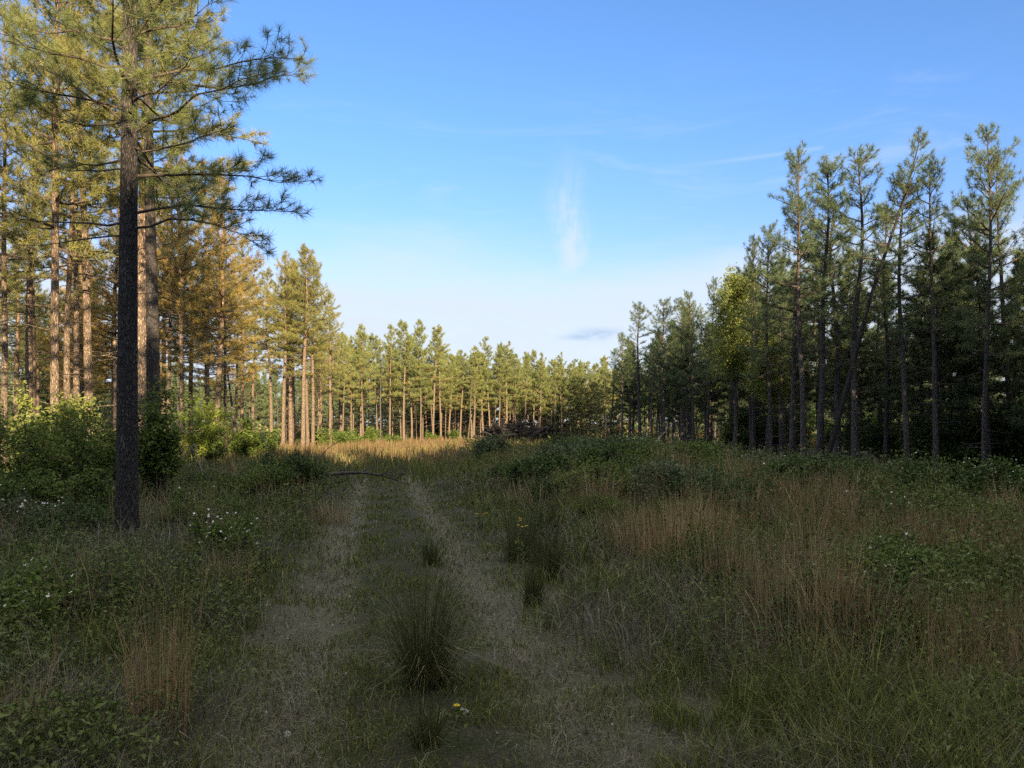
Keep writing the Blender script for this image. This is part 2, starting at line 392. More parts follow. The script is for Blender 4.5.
def pine(seed, H=13.0, r0=0.15, cb=0.45, R=2.2, whorl=0.45, per=3, tw=5, k=12, w=0.012, ns=0.2, dead=10, sides=8, tuft_step=0.22, low=0.0, wob=0.012, brown_low=0.0, bend=0.0, skip=0.10, ex=0.72):
    """arrays for (trunk, crown); crown mat 0 = needles, 1 = bark"""
    rng = np.random.default_rng(seed)
    tb = MB(); P, r = make_trunk(tb, H, r0, rng, sides, 16, wob, bend=bend)
    def on(z): return np.array([np.interp(z, P[:, 2], P[:, 0]), np.interp(z, P[:, 2], P[:, 1]), z])
    cr = MB(); tf = Tufts()
    z = cb * H; az = rng.uniform(0, 6.28)
    while z < H * 0.975:
        t = (z / H - cb) / (1 - cb)
        for b in range(max(2, int(round(per + rng.normal(0, 0.7))))):
            az += 2.4 + rng.normal(0, 0.4)
            if rng.random() < skip: continue
            L = R * float(prof(t, ex)) * rng.uniform(0.45, 1.3)
            e0 = -0.12 + 0.95 * t + rng.normal(0, 0.14); e1 = e0 + 0.25 + 0.2 * rng.random()
            branch(cr, tf, on(z + rng.uniform(-0.12, 0.12)), az, e0, e1, L, 0.012 + 0.012 * L, rng, tw, 4 if sides > 6 else 3, 3, 0.12 if t > 0.3 else 0.3, tuft_step=tuft_step)
        z += whorl * rng.uniform(0.8, 1.25) * (1 - 0.45 * t)
    branch(cr, tf, on(H * 0.96), az, 1.4, 1.5, H * 0.05, 0.015, rng, tw * 2, 4, 3, 0.1, tuft_step=tuft_step)
    for q in range(dead):
        zz = H * (cb * rng.uniform(0.25, 1.05)); 
        branch(tb, tf, on(zz), rng.uniform(0, 6.28), rng.uniform(-0.35, 0.3), rng.uniform(-0.3, 0.2), rng.uniform(0.4, 1.9), 0.016, rng, dead=True, ks=4 if sides > 6 else 3, mat=0)
    C = np.array(tf.C); D = np.array(tf.D)
    rn = rng.beta(2.2, 2.8, len(C)) * 0.85
    if brown_low:
        hz = (C[:, 2] / H - cb) / (1 - cb)
        rn = np.where(rng.random(len(C)) < brown_low * np.clip(1.1 - 1.6 * hz, 0, 1), rng.uniform(0.86, 1.0, len(C)), rn)
    needles(cr, C, D, ns * rng.uniform(0.8, 1.2, len(C)), k, w, rng, 0, rn)
    return tb, cr

def pine_kind(name, needle, bark, **kw):
    tb, cr = pine(**kw)
    return dict(H=kw['H'], trunk=tb.mesh('pine_trunk_mesh', [M[bark]], True), crown=cr.mesh('pine_crown_mesh', [M[needle], M['limb_bark']], False))

def place_pine(kind, x, y, H, label, group=None, rz=0.0, tilt=(0, 0)):
    sc = H / kind['H']
    r = thing('pine_tree', (x, y, gz(x, y)), label, 'pine tree', group, rz, sc, (tilt[0] + R_.gauss(0, 0.012), tilt[1] + R_.gauss(0, 0.014)))
    wd = sc * R_.uniform(0.72, 1.32); r.scale = (wd, wd, sc)
    link('trunk', kind['trunk'], r); link('crown', kind['crown'], r)
    return r

EDGE = [pine_kind('edge', 'needles_cool', 'bark_grey', seed=11 + i, H=13.0, r0=0.125, cb=(0.46, 0.42, 0.50, 0.40)[i], R=(1.75, 1.95, 1.6, 2.4)[i], whorl=0.46, per=3.2, skip=0.26, ex=0.48, tw=6.0, k=17, w=0.015, ns=0.22, dead=18, sides=10, tuft_step=0.21, wob=0.012) for i in range(4)]
LEAN = pine_kind('leaning', 'needles_cool', 'bark_dark', seed=19, H=13.0, r0=0.115, cb=0.60, R=1.9, whorl=0.46, per=2.9, tw=6.0, k=17, w=0.015, ns=0.22, dead=16, sides=10, tuft_step=0.21, wob=0.014)
FULL = [pine_kind('full', 'needles_sunglow', 'bark_pale', seed=31 + i, H=15.0, r0=0.135, cb=(0.42, 0.48, 0.40, 0.50)[i], R=(2.5, 2.2, 2.7, 2.4)[i], whorl=0.44, per=3.2, tw=6.0, k=15, w=0.017, ns=0.23, dead=16, sides=10, tuft_step=0.21, wob=0.008) for i in range(4)]
RUSTY = [pine_kind('rusty', 'needles_brown', 'bark_pale', seed=51 + i, H=14.0, r0=0.115, cb=0.28, R=2.3, whorl=0.44, per=3.2, tw=6.0, k=15, w=0.017, ns=0.22, dead=14, sides=8, tuft_step=0.2, wob=0.008) for i in range(2)]
FAR = [pine_kind('far', 'needles_warm', 'bark_pale', seed=71 + i, H=13.0, r0=0.105, cb=(0.40, 0.46, 0.36, 0.5, 0.42)[i], R=(1.9, 1.75, 2.1, 1.65, 1.85)[i], whorl=0.42, ex=0.6, skip=0.14, per=3.0, tw=6.0, k=14, w=0.032, ns=0.28, dead=12, sides=6, tuft_step=0.19, brown_low=0.10) for i in range(5)]
DARK = [pine_kind('dark', 'needles_shaded', 'bark_grey', seed=91 + i, H=13.0, r0=0.12, cb=(0.22, 0.30, 0.38)[i], R=(2.4, 2.2, 2.0)[i], whorl=0.5, per=3.2, tw=6.5, k=16, w=0.028, ns=0.27, dead=14, sides=6, tuft_step=0.18) for i in range(3)]

R_ = random.Random(7)

# ---- the big pine beside the track: every branch a part of its own
def big_pine(x, y, H, r0, spec, label, seed, k, w, ns, cb, Rr, group=None, bark='bark', nmax=95, needle='needles_warm'):
    rng = np.random.default_rng(seed)
    root = thing('pine_tree', (x, y, gz(x, y)), label, 'pine tree', group)
    tb = MB(); P, r = make_trunk(tb, H, r0, rng, 20, 40, 0.004, 0.16)
    link('trunk', tb.mesh('big_pine_trunk', [M[bark]], True), root)
    def on(z): return np.array([np.interp(z, P[:, 2], P[:, 0]), np.interp(z, P[:, 2], P[:, 1]), z])
    rows = [(z, math.radians(a), L, e0, e1, dead) for (z, a, L, e0, e1, dead) in spec]
    z = cb
    az = 0.7
    while z < H * 0.98 and len(rows) < nmax:
        t = (z - cb) / (H - cb)
        for b in range(3):
            az += 2.2 + rng.normal(0, 0.35)
            rows.append((z + rng.uniform(-0.15, 0.15), az, Rr * float(prof(t)) * rng.uniform(0.6, 1.15), -0.1 + 0.9 * t + rng.normal(0, 0.12), 0.2 + 0.8 * t, False))
        z += 0.42 * rng.uniform(0.8, 1.2)
    for (z, a, L, e0, e1, dead) in rows[:nmax]:
        wb = MB(); tf = Tufts()
        branch(wb, tf, on(z), a, e0, e1, L, 0.006 + 0.007 * L, rng, 9.0, 7, 4, 0.25, dead=dead, tuft_step=0.14, mat=0, jit=0.14)
        b = link('branch', wb.mesh('branch', [M['deadwood'] if dead else M['limb_bark']], True), root)
        if not dead:
            nb = MB(); C = np.array(tf.C); rn = rng.beta(2.2, 2.8, len(C)) * 0.8
            needles(nb, C, np.array(tf.D), ns * rng.uniform(0.8, 1.2, len(C)), k, w, rng, 0, rn, 0.5)
            link('foliage', nb.mesh('needle_foliage', [M[needle]]), b)
        else:
            b['label'] = 'bare dead branch without needles'
    return root

spec = [(4.75, 8, 2.9, 0.30, -0.15, False), (4.55, -25, 2.6, 0.10, -0.45, False), (5.3, 25, 3.0, 0.35, -0.1, False),
        (5.9, -12, 2.9, 0.3, 0.05, False), (6.6, 12, 3.1, 0.30, 0.1, False), (7.2, -20, 3.0, 0.3, 0.2, False), (7.9, 5, 3.2, 0.30, 0.2, False),
        (8.4, 30, 3.0, 0.4, 0.25, False), (8.9, -10, 3.1, 0.35, 0.3, False),
        (4.65, 178, 2.2, -0.05, 0.15, True), (4.45, 200, 1.7, -0.1, -0.25, True), (6.0, 175, 2.4, 0.75, 0.5, False), (7.0, 150, 2.4, 0.6, 0.4, False),
        (5.4, 230, 1.5, -0.3, -0.2, True), (4.9, 310, 1.4, 0.1, 0.0, True), (3.9, 330, 0.7, -0.1, 0.1, True), (3.6, 20, 0.5, 0.1, 0.2, True), (4.2, 140, 1.2, 0.0, 0.2, True)]
spec = [(z * 0.93, a, L * 0.77, e0, e1, d) for (z, a, L, e0, e1, d) in spec]
big_pine(px(127, 10.3), 10.3, 14.0, 0.132, spec, 'thick dark pine trunk standing alone beside the track, nearest tree', 5, 34, 0.0050, 0.155, 5.2, 2.5)
spec2 = [(3.2, 10, 1.1, 0.4, 0.5, True), (2.5, -20, 1.0, 0.5, 0.6, True), (6.3, 60, 1.3, 0.1, 0.3, True), (5.2, 200, 1.0, 0.2, 0.0, True), (6.9, -30, 1.2, 0.0, 0.1, True)]
big_pine(px(153, 19.6), 19.6, 17.5, 0.165, spec2, 'second thick pine, just behind the nearest one, with a narrow green shrub at its foot', 8, 18, 0.010, 0.20, 7.5, 2.6, needle='needles_sunglow')
# a neighbour just outside the frame whose boughs reach in
big_pine(-9.3, 9.6, 15.0, 0.16, [(5.2, 5, 3.0, 0.25, 0.1, False), (6.0, 25, 3.0, 0.25, 0.2, False), (6.8, -10, 3.0, 0.3, 0.1, False)], 'pine at the left margin of which only bright green boughs reach in', 15, 22, 0.007, 0.18, 6.2, 2.4, needle='needles_warm')

# ---- stand on the left: sunlit trunks
left = [  # pixel, distance, height, kind, label
    (3, 27, 16, 'F0', 'pale sunlit pine trunk at the left margin behind the shrub thicket'),
    (29, 30, 16, 'F1', 'slim sunlit pine just right of the left margin trunk'),
    (55, 21, 16.5, 'F2', 'stout reddish sunlit pine left of the twin trunks behind the thicket'),
    (67, 29, 16, 'F3', 'shaded thin pine directly right of the stout reddish pine'),
    (77, 33, 16, 'F0', 'slim pine left of the broad pale trunk behind the thicket'),
    (90, 24, 16.5, 'F1', 'broad pale sunlit pine left of the nearest dark pine'),
    (137, 23, 17, 'F3', 'sunlit pine seen in the gap between the two thick dark pines'),
    (164, 41, 15, 'R0', 'rusty browning pine just right of the second thick pine'),
    (182, 35, 14.5, 'R1', 'orange lit pine trunk right above the bright yellow-green sapling'),
    (190, 47, 15, 'F2', 'thin pine behind the orange lit trunk'),
    (208, 42, 14.5, 'F1', 'dark slim pine right of the bright sapling'),
    (219, 46, 14.5, 'R0', 'browning pine between the slim dark pine and the far grove'),
    (226, 50, 14.5, 'F0', 'pale slim pine at the right end of the rusty pines'),
    (253, 60, 13.5, 'F3', 'pine standing apart in the gap left of the tall grove'),
    (272, 57, 13.4, 'F1', 'left shoulder pine of the tall grove with low green boughs'),
    (283, 53, 13.6, 'F2', 'dark trunked pine in the left half of the tall grove'),
    (291, 58, 14.2, 'F0', 'slim pine inside the tall grove behind its twin trunks'),
    (303, 52, 14.0, 'F1', 'left one of the twin trunks at the front of the tall grove'),
    (308, 54, 14.3, 'F3', 'topmost pine of the tall grove, with the pointed crown'),
    (313, 54, 13.6, 'F2', 'right one of the twin trunks at the front of the tall grove'),
    (330, 60, 12.2, 'F0', 'right shoulder pine of the tall grove, lower than its neighbours'),
]
K = {'F': FULL, 'R': RUSTY, 'E': EDGE, 'D': DARK, 'A': FAR}
placed = []
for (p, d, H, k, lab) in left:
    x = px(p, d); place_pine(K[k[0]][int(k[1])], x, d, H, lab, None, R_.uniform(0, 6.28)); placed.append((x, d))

def free(x, y, dmin):
    return all((x - a) ** 2 + (y - b) ** 2 > dmin * dmin for a, b in placed)

# deeper rows of the left stand
n = 0; tries = 0
while n < 34 and tries < 4000:
    tries += 1
    y = R_.uniform(17, 75); x0 = -11.5 - 0.14 * (y - 20)
    x = R_.uniform(max(-0.72 * y - 3, -46), x0)
    if not free(x, y, 2.2) or (abs(x + 9.35) < 2.5 and y < 22): continue
    if y < 26 and x > -13: continue
    placed.append((x, y)); n += 1
    rusty = (-0.60 < x / y < -0.33) and y > 24 and R_.random() < 0.55
    place_pine(R_.choice(RUSTY if rusty else FULL), x, y, R_.uniform(13.2, 16), 'slender browning pine deeper in the sunlit left stand' if rusty else 'slender pine deeper in the sunlit left stand', 'browning pines deeper in the left stand' if rusty else 'pines deeper in the left stand', R_.uniform(0, 6.28))

# ---- far stand beyond the meadow
front = [(343, 335, 76), (352, 331, 80), (363, 321, 80), (377, 330, 84), (390, 321, 82), (404, 319, 83), (412, 330, 88), (421, 322, 86), (433, 329, 88), (441, 342, 92), (449, 349, 94),
         (460, 352, 97), (474, 345, 97), (483, 350, 99), (490, 341, 99), (499, 346, 101), (507, 343, 101), (516, 352, 103), (525, 351, 104), (540, 353, 106), (551, 360, 108), (562, 357, 108), (571, 362, 111), (580, 359, 111), (590, 364, 113), (597, 361, 113), (604, 366, 115)]
for i, (p, top, d) in enumerate(front):
    x = px(p, d); H = EYE + (430 - top + R_.uniform(-7, 3)) / F * d
    last = i == len(front) - 2
    place_pine(FAR[i % 5], x, d, H, 'golden lit pine ending the far stand, beside the shaded right wood' if last else 'pine of the front row in the sunlit far stand', None if last else 'front row pines of the far stand', R_.uniform(0, 6.28)); placed.append((x, d))
n = 0; tries = 0
while n < 116 and tries < 6000:
    tries += 1
    u = R_.uniform(318, 665); d0 = 76 + (u - 343) * 0.155
    d = d0 + R_.uniform(1.0, 34); x = px(u, d)
    if not free(x, d, 1.9): continue
    placed.append((x, d)); n += 1
    place_pine(R_.choice(FAR + FULL[:2]), x, d, R_.uniform(9.8, 13.4), 'pine in the rows behind the front of the far stand', 'rear row pines of the far stand', R_.uniform(0, 6.28))

SNAG = MB(); make_trunk(SNAG, 9.0, 0.10, np.random.default_rng(5), 7, 14, 0.02)
_r = np.random.default_rng(6)
for _q in range(14): branch(SNAG, None, np.array([0, 0, _r.uniform(3, 8.6)]), _r.uniform(0, 6.28), _r.uniform(-0.2, 0.6), _r.uniform(-0.2, 0.6), _r.uniform(0.4, 1.3), 0.016, _r, dead=True, ks=4, mat=0)
SNAGM = SNAG.mesh('dead_pine', [M['deadwood']], True)
for i, (p, d, sc, lab) in enumerate([(381, 81, 0.9, 'bare dead pine stem left in the far stand above the lit grass'), (468, 95, 1.0, 'bare dead pine stem at the middle of the far stand'), (553, 107, 0.95, 'bare dead pine stem right of the brush pile'), (237, 52, 1.0, 'bare dead pine in the gap left of the tall grove'), (652, 69, 1.0, 'bare dead stem between the lone pale-trunked pine and its leafy neighbour')]):
    o = link('dead_pine', SNAGM, None, (px(p, d), d, gz(px(p, d), d))); o.scale = (sc,) * 3; o.rotation_euler = (0.05 * (i % 3 - 1), 0.06 * (i % 2 * 2 - 1), i)
    tag(o, lab, 'dead tree')
# ---- wood on the right
right = [(984, 137, 27, 'E3', 'broad-crowned pine with long bare boughs near the right margin', 0),
         (1013, 168, 31, 'E1', 'pine cut by the right margin of the photo', 0),
         (937, 163, 29, 'E0', 'bent pine trunk left of the broad-crowned pine', 0),
         (908, 178, 30, 'E2', 'straight thin-crowned pine just right of the leaning one', 0),
         (855, 156, 32, 'E0', 'straight open-crowned pine crossed by the leaning trunk', 0),
         (818, 164, 34, 'E2', 'right one of two slender pines left of the leaning trunk', 0),
         (803, 161, 33, 'E1', 'left one of two slender pines left of the leaning trunk', 0),
         (782, 262, 42, 'E2', 'shorter dark pine between the slender pair and the spire-topped pine', 0),
         (771, 232, 40, 'E3', 'full-crowned pine left of the shorter dark pine on the right', 0),
         (792, 208, 37, 'E1', 'medium tall pine just left of the slender pair', 0),
         (838, 205, 36, 'E3', 'medium tall pine right of the slender pair, behind the leaning trunk', 0),
         (885, 210, 34, 'E0', 'medium tall pine behind the upper part of the leaning trunk', 0),
         (962, 205, 33, 'E3', 'full-crowned pine left of the broad-crowned one, lower than it', 0),
         (754, 241, 45, 'E0', 'spire-topped pine right of the light green broadleaf tree', 0),
         (735, 280, 50, 'E3', 'pine whose crown merges with the light green broadleaf tree', 0),
         (707, 285, 54, 'E1', 'pine left of the light green broadleaf tree', 0),
         (694, 296, 60, 'E3', 'dense pine in the middle of the right wood edge', 0),
         (682, 303, 68, 'E0', 'slim pine second in line behind the lone pale-trunked pine', 0),
         (664, 304, 70, 'E3', 'leafy pine right beside the lone pale-trunked pine', 0),
         (640, 306, 72, 'E2', 'lone pale-trunked pine at the far end of the right wood edge', 0),
         (622, 336, 92, 'E0', 'dark pine farthest along the right wood edge', 0),
         (610, 352, 100, 'E1', 'small dark pine between the far stand and the right wood', 0)]
for (p, top, d, k, lab, _z) in right:
    x = px(p, d) * 1.0; z = gz(x, d); H = EYE + (429 - top) / F * d * 1.02 - z
    place_pine(K[k[0]][int(k[1])], x, d, H, lab, None, R_.uniform(0, 6.28)); placed.append((x, d))
x = px(822, 29.5); H = 12.6
lp = place_pine(LEAN, x, 29.5, 13.6, 'dark pine leaning strongly to the right across its neighbours', None, 0.0, (0.0, math.radians(16.0)))
lp.scale = (lp.scale[2] * 0.85, lp.scale[2] * 0.85, lp.scale[2]); placed.append((x, 29.5))
n = 0; tries = 0
while n < 96 and tries < 9000:
    tries += 1
    y = R_.uniform(22, 104); x = R_.uniform(14.2 + max(0, (40 - y)) * 0.13, min(0.72 * y + 2, 46) if n % 2 else min(0.72 * y + 2, 21))
    if R_.random() > 1.15 - 0.006 * y: continue
    if not free(x, y, 1.9) or (x < 17.5 and y < 30): continue
    if x / y < 0.30 and x < 16 and y < 60: continue
    placed.append((x, y)); n += 1
    back = (x > 19)
    low = (y < 40)
    Hh = R_.uniform(9.5, 11.8) if low else R_.uniform(10.8, 13.0)
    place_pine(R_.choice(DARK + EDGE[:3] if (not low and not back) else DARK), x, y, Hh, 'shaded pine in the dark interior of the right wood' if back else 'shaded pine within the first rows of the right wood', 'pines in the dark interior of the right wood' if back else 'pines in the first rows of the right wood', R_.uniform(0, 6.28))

# ---- the rest of the woods (outside the frame, and the far backing): one mass
def low_pine(seed, H, cb, R):
    tb, cr = pine(seed=seed, H=H, r0=0.14, cb=cb, R=R, whorl=0.5, per=3.4, tw=4.4, k=9, w=0.07, ns=0.36, dead=4, sides=5, tuft_step=0.3)
    V, Rr, Q, T, QM, TM = tb.arrays(); m = MB(); 
    m.merge((V, Rr, Q, T, QM + 1, TM + 1), (1, 0, (0, 0, 0))); m.merge(cr.arrays(), (1, 0, (0, 0, 0)))
    return m.arrays()
LOW = [low_pine(200 + i, 13.0, (0.12, 0.18, 0.08)[i], (2.6, 2.4, 2.8)[i]) for i in range(3)]
wm = MB(); wp = []
def wood_tree(x, y, H):
    if any((x - a) ** 2 + (y - b) ** 2 < 4.0 for a, b in wp): return
    wp.append((x, y)); wm.merge(R_.choice(LOW), (H / 13.0, R_.uniform(0, 6.28), (x, y, gz(x, y))))
for _ in range(1100):      # behind the viewer
    x = R_.uniform(-36, 52); y = R_.uniform(-50, -17)
    wood_tree(x, y, R_.uniform(15.0, 16.8) if x > 8 else R_.uniform(12.8, 13.8) if x > 3 else R_.uniform(12.0, 13.2))
for _ in range(230):      # to the right, outside the frame
    y = R_.uniform(-25, 34); x = R_.uniform(max(15, 0.72 * max(y, 0) + 4), 50)
    wood_tree(x, y, R_.uniform(11.5, 13.5))
for _ in range(520):      # far backing
    a = R_.uniform(-50, 48); d = R_.uniform(122, 165)
    wood_tree(d * math.tan(math.radians(a)) * 0.85, d, R_.uniform(10, 12.5))
for _ in range(60):       # right depth
    y = R_.uniform(40, 110); x = R_.uniform(47, 80); wood_tree(x, y, R_.uniform(11, 13))
for _ in range(50):
    y = R_.uniform(50, 120); x = R_.uniform(-90, -48); wood_tree(x, y, R_.uniform(12, 15))
def low_bush(seed):
    rng = np.random.default_rng(seed); C = rng.normal(0, 1, (420, 3)); C = norm(C) * rng.random((420, 1)) ** 0.4 * np.array([[1.9, 1.9, 2.4]]); C[:, 2] = np.abs(C[:, 2])
    m = MB(); leaves(m, C, 0.42, rng, 0, None, 0.5, 0.7); return m.arrays()
BUSH = [low_bush(700 + i) for i in range(3)]
for _ in range(260):
    a = R_.uniform(-48, 48); d = R_.uniform(118, 160); x = d * math.tan(math.radians(a)) * 0.85
    wm.merge(R_.choice(BUSH), (R_.uniform(0.7, 1.5), R_.uniform(0, 6), (x, d, 0)))
for _ in range(70):
    y = R_.uniform(50, 120); x = -R_.uniform(0.55, 0.8) * y - 4; wm.merge(R_.choice(BUSH), (R_.uniform(0.6, 1.2), R_.uniform(0, 6), (x, y, 0)))
for _ in range(60):
    y = R_.uniform(55, 115); x = R_.uniform(22, 50); wm.merge(R_.choice(BUSH), (R_.uniform(0.6, 1.1), R_.uniform(0, 6), (x, y, 0)))
o = link('woods', wm.mesh('woods', [M['needles_cool'], M['bark_grey']])); tag(o, kind='stuff')

# ------------------------------------------------------------------ broadleaf plants
def shrub_parts(seed, W, H, stems=9, twigs=10, lpt=26, ls=0.07, arch=0.0, flowers=0, base_w=0.2, aspect=0.55, clump=0.09):
    rng = np.random.default_rng(seed); sb = MB(); C = []; tips = []
    for i in range(stems):
        a = rng.uniform(0, 2 * PI); out = W * rng.uniform(0.1, 1.0) ** 0.7; h = H * rng.uniform(0.6, 1.05) * (1 - 0.35 * (out / W) ** 2)
        p0 = np.array([rng.normal(0, base_w), rng.normal(0, base_w), -0.05])
        end = np.array([math.cos(a) * out, math.sin(a) * out, h])
        t = np.linspace(0, 1, 7)[:, None]
        bow = np.array([0, 0, 1.0]) * (H * (0.25 + arch)) * (t * (1 - t)) * (1 if not arch else 1.6)
        P = p0 + (end - p0) * t ** np.array([[1.25, 1.25, 0.9]]) + bow
        if arch: P[-1, 2] -= arch * 0.4 * H; P[-2, 2] -= arch * 0.12 * H
        P += rng.normal(0, 0.02, P.shape) * np.array([[1, 1, 0.5]]); 
        tube(sb, P, np.linspace(0.012 + 0.004 * H, 0.003, 7), 4, 0, rng.random())
        for q in range(twigs):
            s = rng.uniform(0.25, 1.0); f = s * 6; j = min(int(f), 5); p = P[j] + (P[j + 1] - P[j]) * (f - j)
            d = norm(norm(P[j + 1] - P[j]) * 0.5 + rng.normal(0, 0.6, 3) + np.array([0, 0, 0.25]))
            l = rng.uniform(0.12, 0.35) * (0.4 + 0.5 * H) ; e = p + d * l
            tube(sb, [p, p + d * l * 0.5 + rng.normal(0, 0.01, 3), e], [0.005, 0.004, 0.002], 3, 0, rng.random())
            m = lpt; tt = rng.uniform(0.2, 1.08, (m, 1))
            C.append(p + d * l * tt + rng.normal(0, clump, (m, 3))); tips.append(e)
    C = np.concatenate(C); C = C[C[:, 2] > 0.02]
    lb = MB(); 
    cl = 0.5 * vnoise(C[:, 0] + 50, C[:, 1] + C[:, 2] * 1.3 + 50, seed, 0.35) + 0.5 * rng.random(len(C))
    leaves(lb, C, ls, rng, 0, cl, 0.6, aspect)
    fb = None
    if flowers:
        fb = MB(); tips = np.array(tips); up = tips[tips[:, 2] > H * 0.45]
        sel = up[rng.integers(0, len(up), flowers)] + rng.normal(0, 0.05, (flowers, 3)) + np.array([0, 0, 0.05])
        for c in sel:
            nrm = norm(np.array([rng.normal(0, 0.5), -0.6 + rng.normal(0, 0.3), 1.0])); u = norm(np.cross(nrm, [1, 0.2, 0])); v = np.cross(nrm, u)
            for kx in range(5):
                a = kx * 2 * PI / 5; d = u * math.cos(a) + v * math.sin(a); e = u * math.cos(a + 1.57) + v * math.sin(a + 1.57)
                s = 0.011
                fb.add([c, c + d * s * 0.8 + e * s * 0.5, c + d * s * 1.5 + nrm * 0.004, c + d * s * 0.8 - e * s * 0.5], quads=[(0, 1, 2, 3)], rnd=rng.random())
    return sb, lb, fb

def shrub(name, cat, x, y, label, leaf, seed, W, H, group=None, fmat='white', rz=None, **kw):
    sb, lb, fb = shrub_parts(seed, W, H, **kw)
    r = thing(name, (x, y, gz(x, y)), label, cat, group)
    link('stem', sb.mesh('shrub_stem', [M['stem']]), r)
    link('foliage', lb.mesh('shrub_leaves', [M[leaf]]), r)
    if fb: link('blossom', fb.mesh('blossom', [M[fmat]]), r)
    return r

SH = lambda *a, **k: shrub(*a, **k)
# thicket at the left
SH('shrub', 'shrub', px(22, 14), 14.0, 'large leafy green shrub cut by the left margin', 'leaf_mid', 1, 1.5, 1.95, stems=15, twigs=14, lpt=18, ls=0.085)
SH('shrub', 'shrub', px(75, 15.2), 15.2, 'large leafy green shrub left of the nearest pine trunk', 'leaf_mid', 2, 1.3, 1.9, stems=13, twigs=13, lpt=18, ls=0.085)
SH('shrub', 'shrub', px(55, 12.2), 12.2, 'low spreading shrub in front of the left thicket', 'leaf_mid', 3, 1.1, 0.9, stems=12, twigs=12, lpt=24, ls=0.085)
SH('shrub', 'shrub', px(38, 19.0), 19.0, 'tall pale green bush rising behind the left thicket', 'leaf_spring', 4, 1.7, 2.4, stems=14, twigs=16, lpt=24, ls=0.11)  # pale leaf colour stands in for yellow sunlight on the thicket top
SH('shrub', 'shrub', px(108, 17.5), 17.5, 'yellowish green shrub half behind the nearest pine trunk', 'leaf_spring', 6, 1.0, 1.9, stems=12, twigs=14, lpt=24, ls=0.09)
SH('shrub', 'shrub', px(156, 15.5), 15.5, 'tall narrow green shrub between the nearest pine and the bright sapling', 'leaf_mid', 5, 0.36, 2.3, stems=13, twigs=16, lpt=26, ls=0.09)
SH('sapling', 'sapling', px(203, 27), 27.0, 'bright yellow-green sapling lit by the sun behind the tall narrow shrub', 'leaf_bright', 7, 1.05, 2.7, stems=10, twigs=14, lpt=22, ls=0.11)
# mound and edges along the left of the track
SH('shrub', 'shrub', px(285, 19.5), 19.5, 'dark leafy mound of a shrub at the left edge of the track', 'leaf_dark', 8, 1.05, 1.0, stems=18, twigs=14, lpt=26, ls=0.075)
SH('shrub', 'shrub', px(262, 17.5), 17.5, 'low green shrub in front of the leafy mound', 'leaf_mid', 9, 0.8, 0.75, stems=12, twigs=12, lpt=22, ls=0.075)
SH('shrub', 'shrub', px(240, 33), 33.0, 'bright green sapling-like bush left of the tall grove', 'leaf_mid', 10, 1.2, 2.0, stems=12, twigs=12, lpt=20, ls=0.14)
SH('shrub', 'shrub', px(262, 40), 40.0, 'green bush in front of the tall grove', 'leaf_mid', 12, 1.3, 1.6, stems=10, twigs=12, lpt=20, ls=0.14)
SH('shrub', 'shrub', px(215, 30), 30.0, 'green bush just right of the bright sapling', 'leaf_mid', 13, 1.0, 1.5, stems=10, twigs=12, lpt=20, ls=0.12)
for i, (p, d) in enumerate([(335, 62), (352, 68), (372, 72), (392, 76), (322, 57), (345, 64), (455, 90), (432, 86)]):
    SH('shrub', 'shrub', px(p, d), d, 'low green bush at the foot of the far stand', 'leaf_mid', 40 + i, 1.1, R_.uniform(1.1, 2.0), 'bushes at the foot of the far stand', stems=8, twigs=8, lpt=14, ls=0.2, clump=0.14)
# brambles with white flowers
br = [(18, 11.0, 0.55, 0.6, 26, 'bramble with white blossom at the left margin below the thicket', 'leaf_blue'), (45, 10.6, 0.4, 0.5, 34, 'bramble thick with white blossom in front of the left thicket', 'leaf_blue'),
      (238, 8.6, 0.7, 0.72, 30, 'arching bramble with white blossom leaning towards the track', 'leaf_mid'), (52, 6.4, 0.35, 0.45, 10, 'small bramble with a few white flowers left of the orange dry clump', 'leaf_mid'),
      (5, 5.6, 0.35, 0.45, 12, 'white flowered bramble cut by the left margin in the near grass', 'leaf_mid'), (200, 12.5, 0.6, 0.6, 8, 'bramble mound right of the nearest pine foot', 'leaf_mid')]
for i, (p, d, W, H, fl, lab, lf) in enumerate(br):
    SH('bramble', 'bramble', px(p, d), d, lab, lf, 60 + i, W, H, 'white flowered brambles', stems=9, twigs=9, lpt=16, ls=0.05, arch=0.35, flowers=fl, base_w=0.25, clump=0.05)
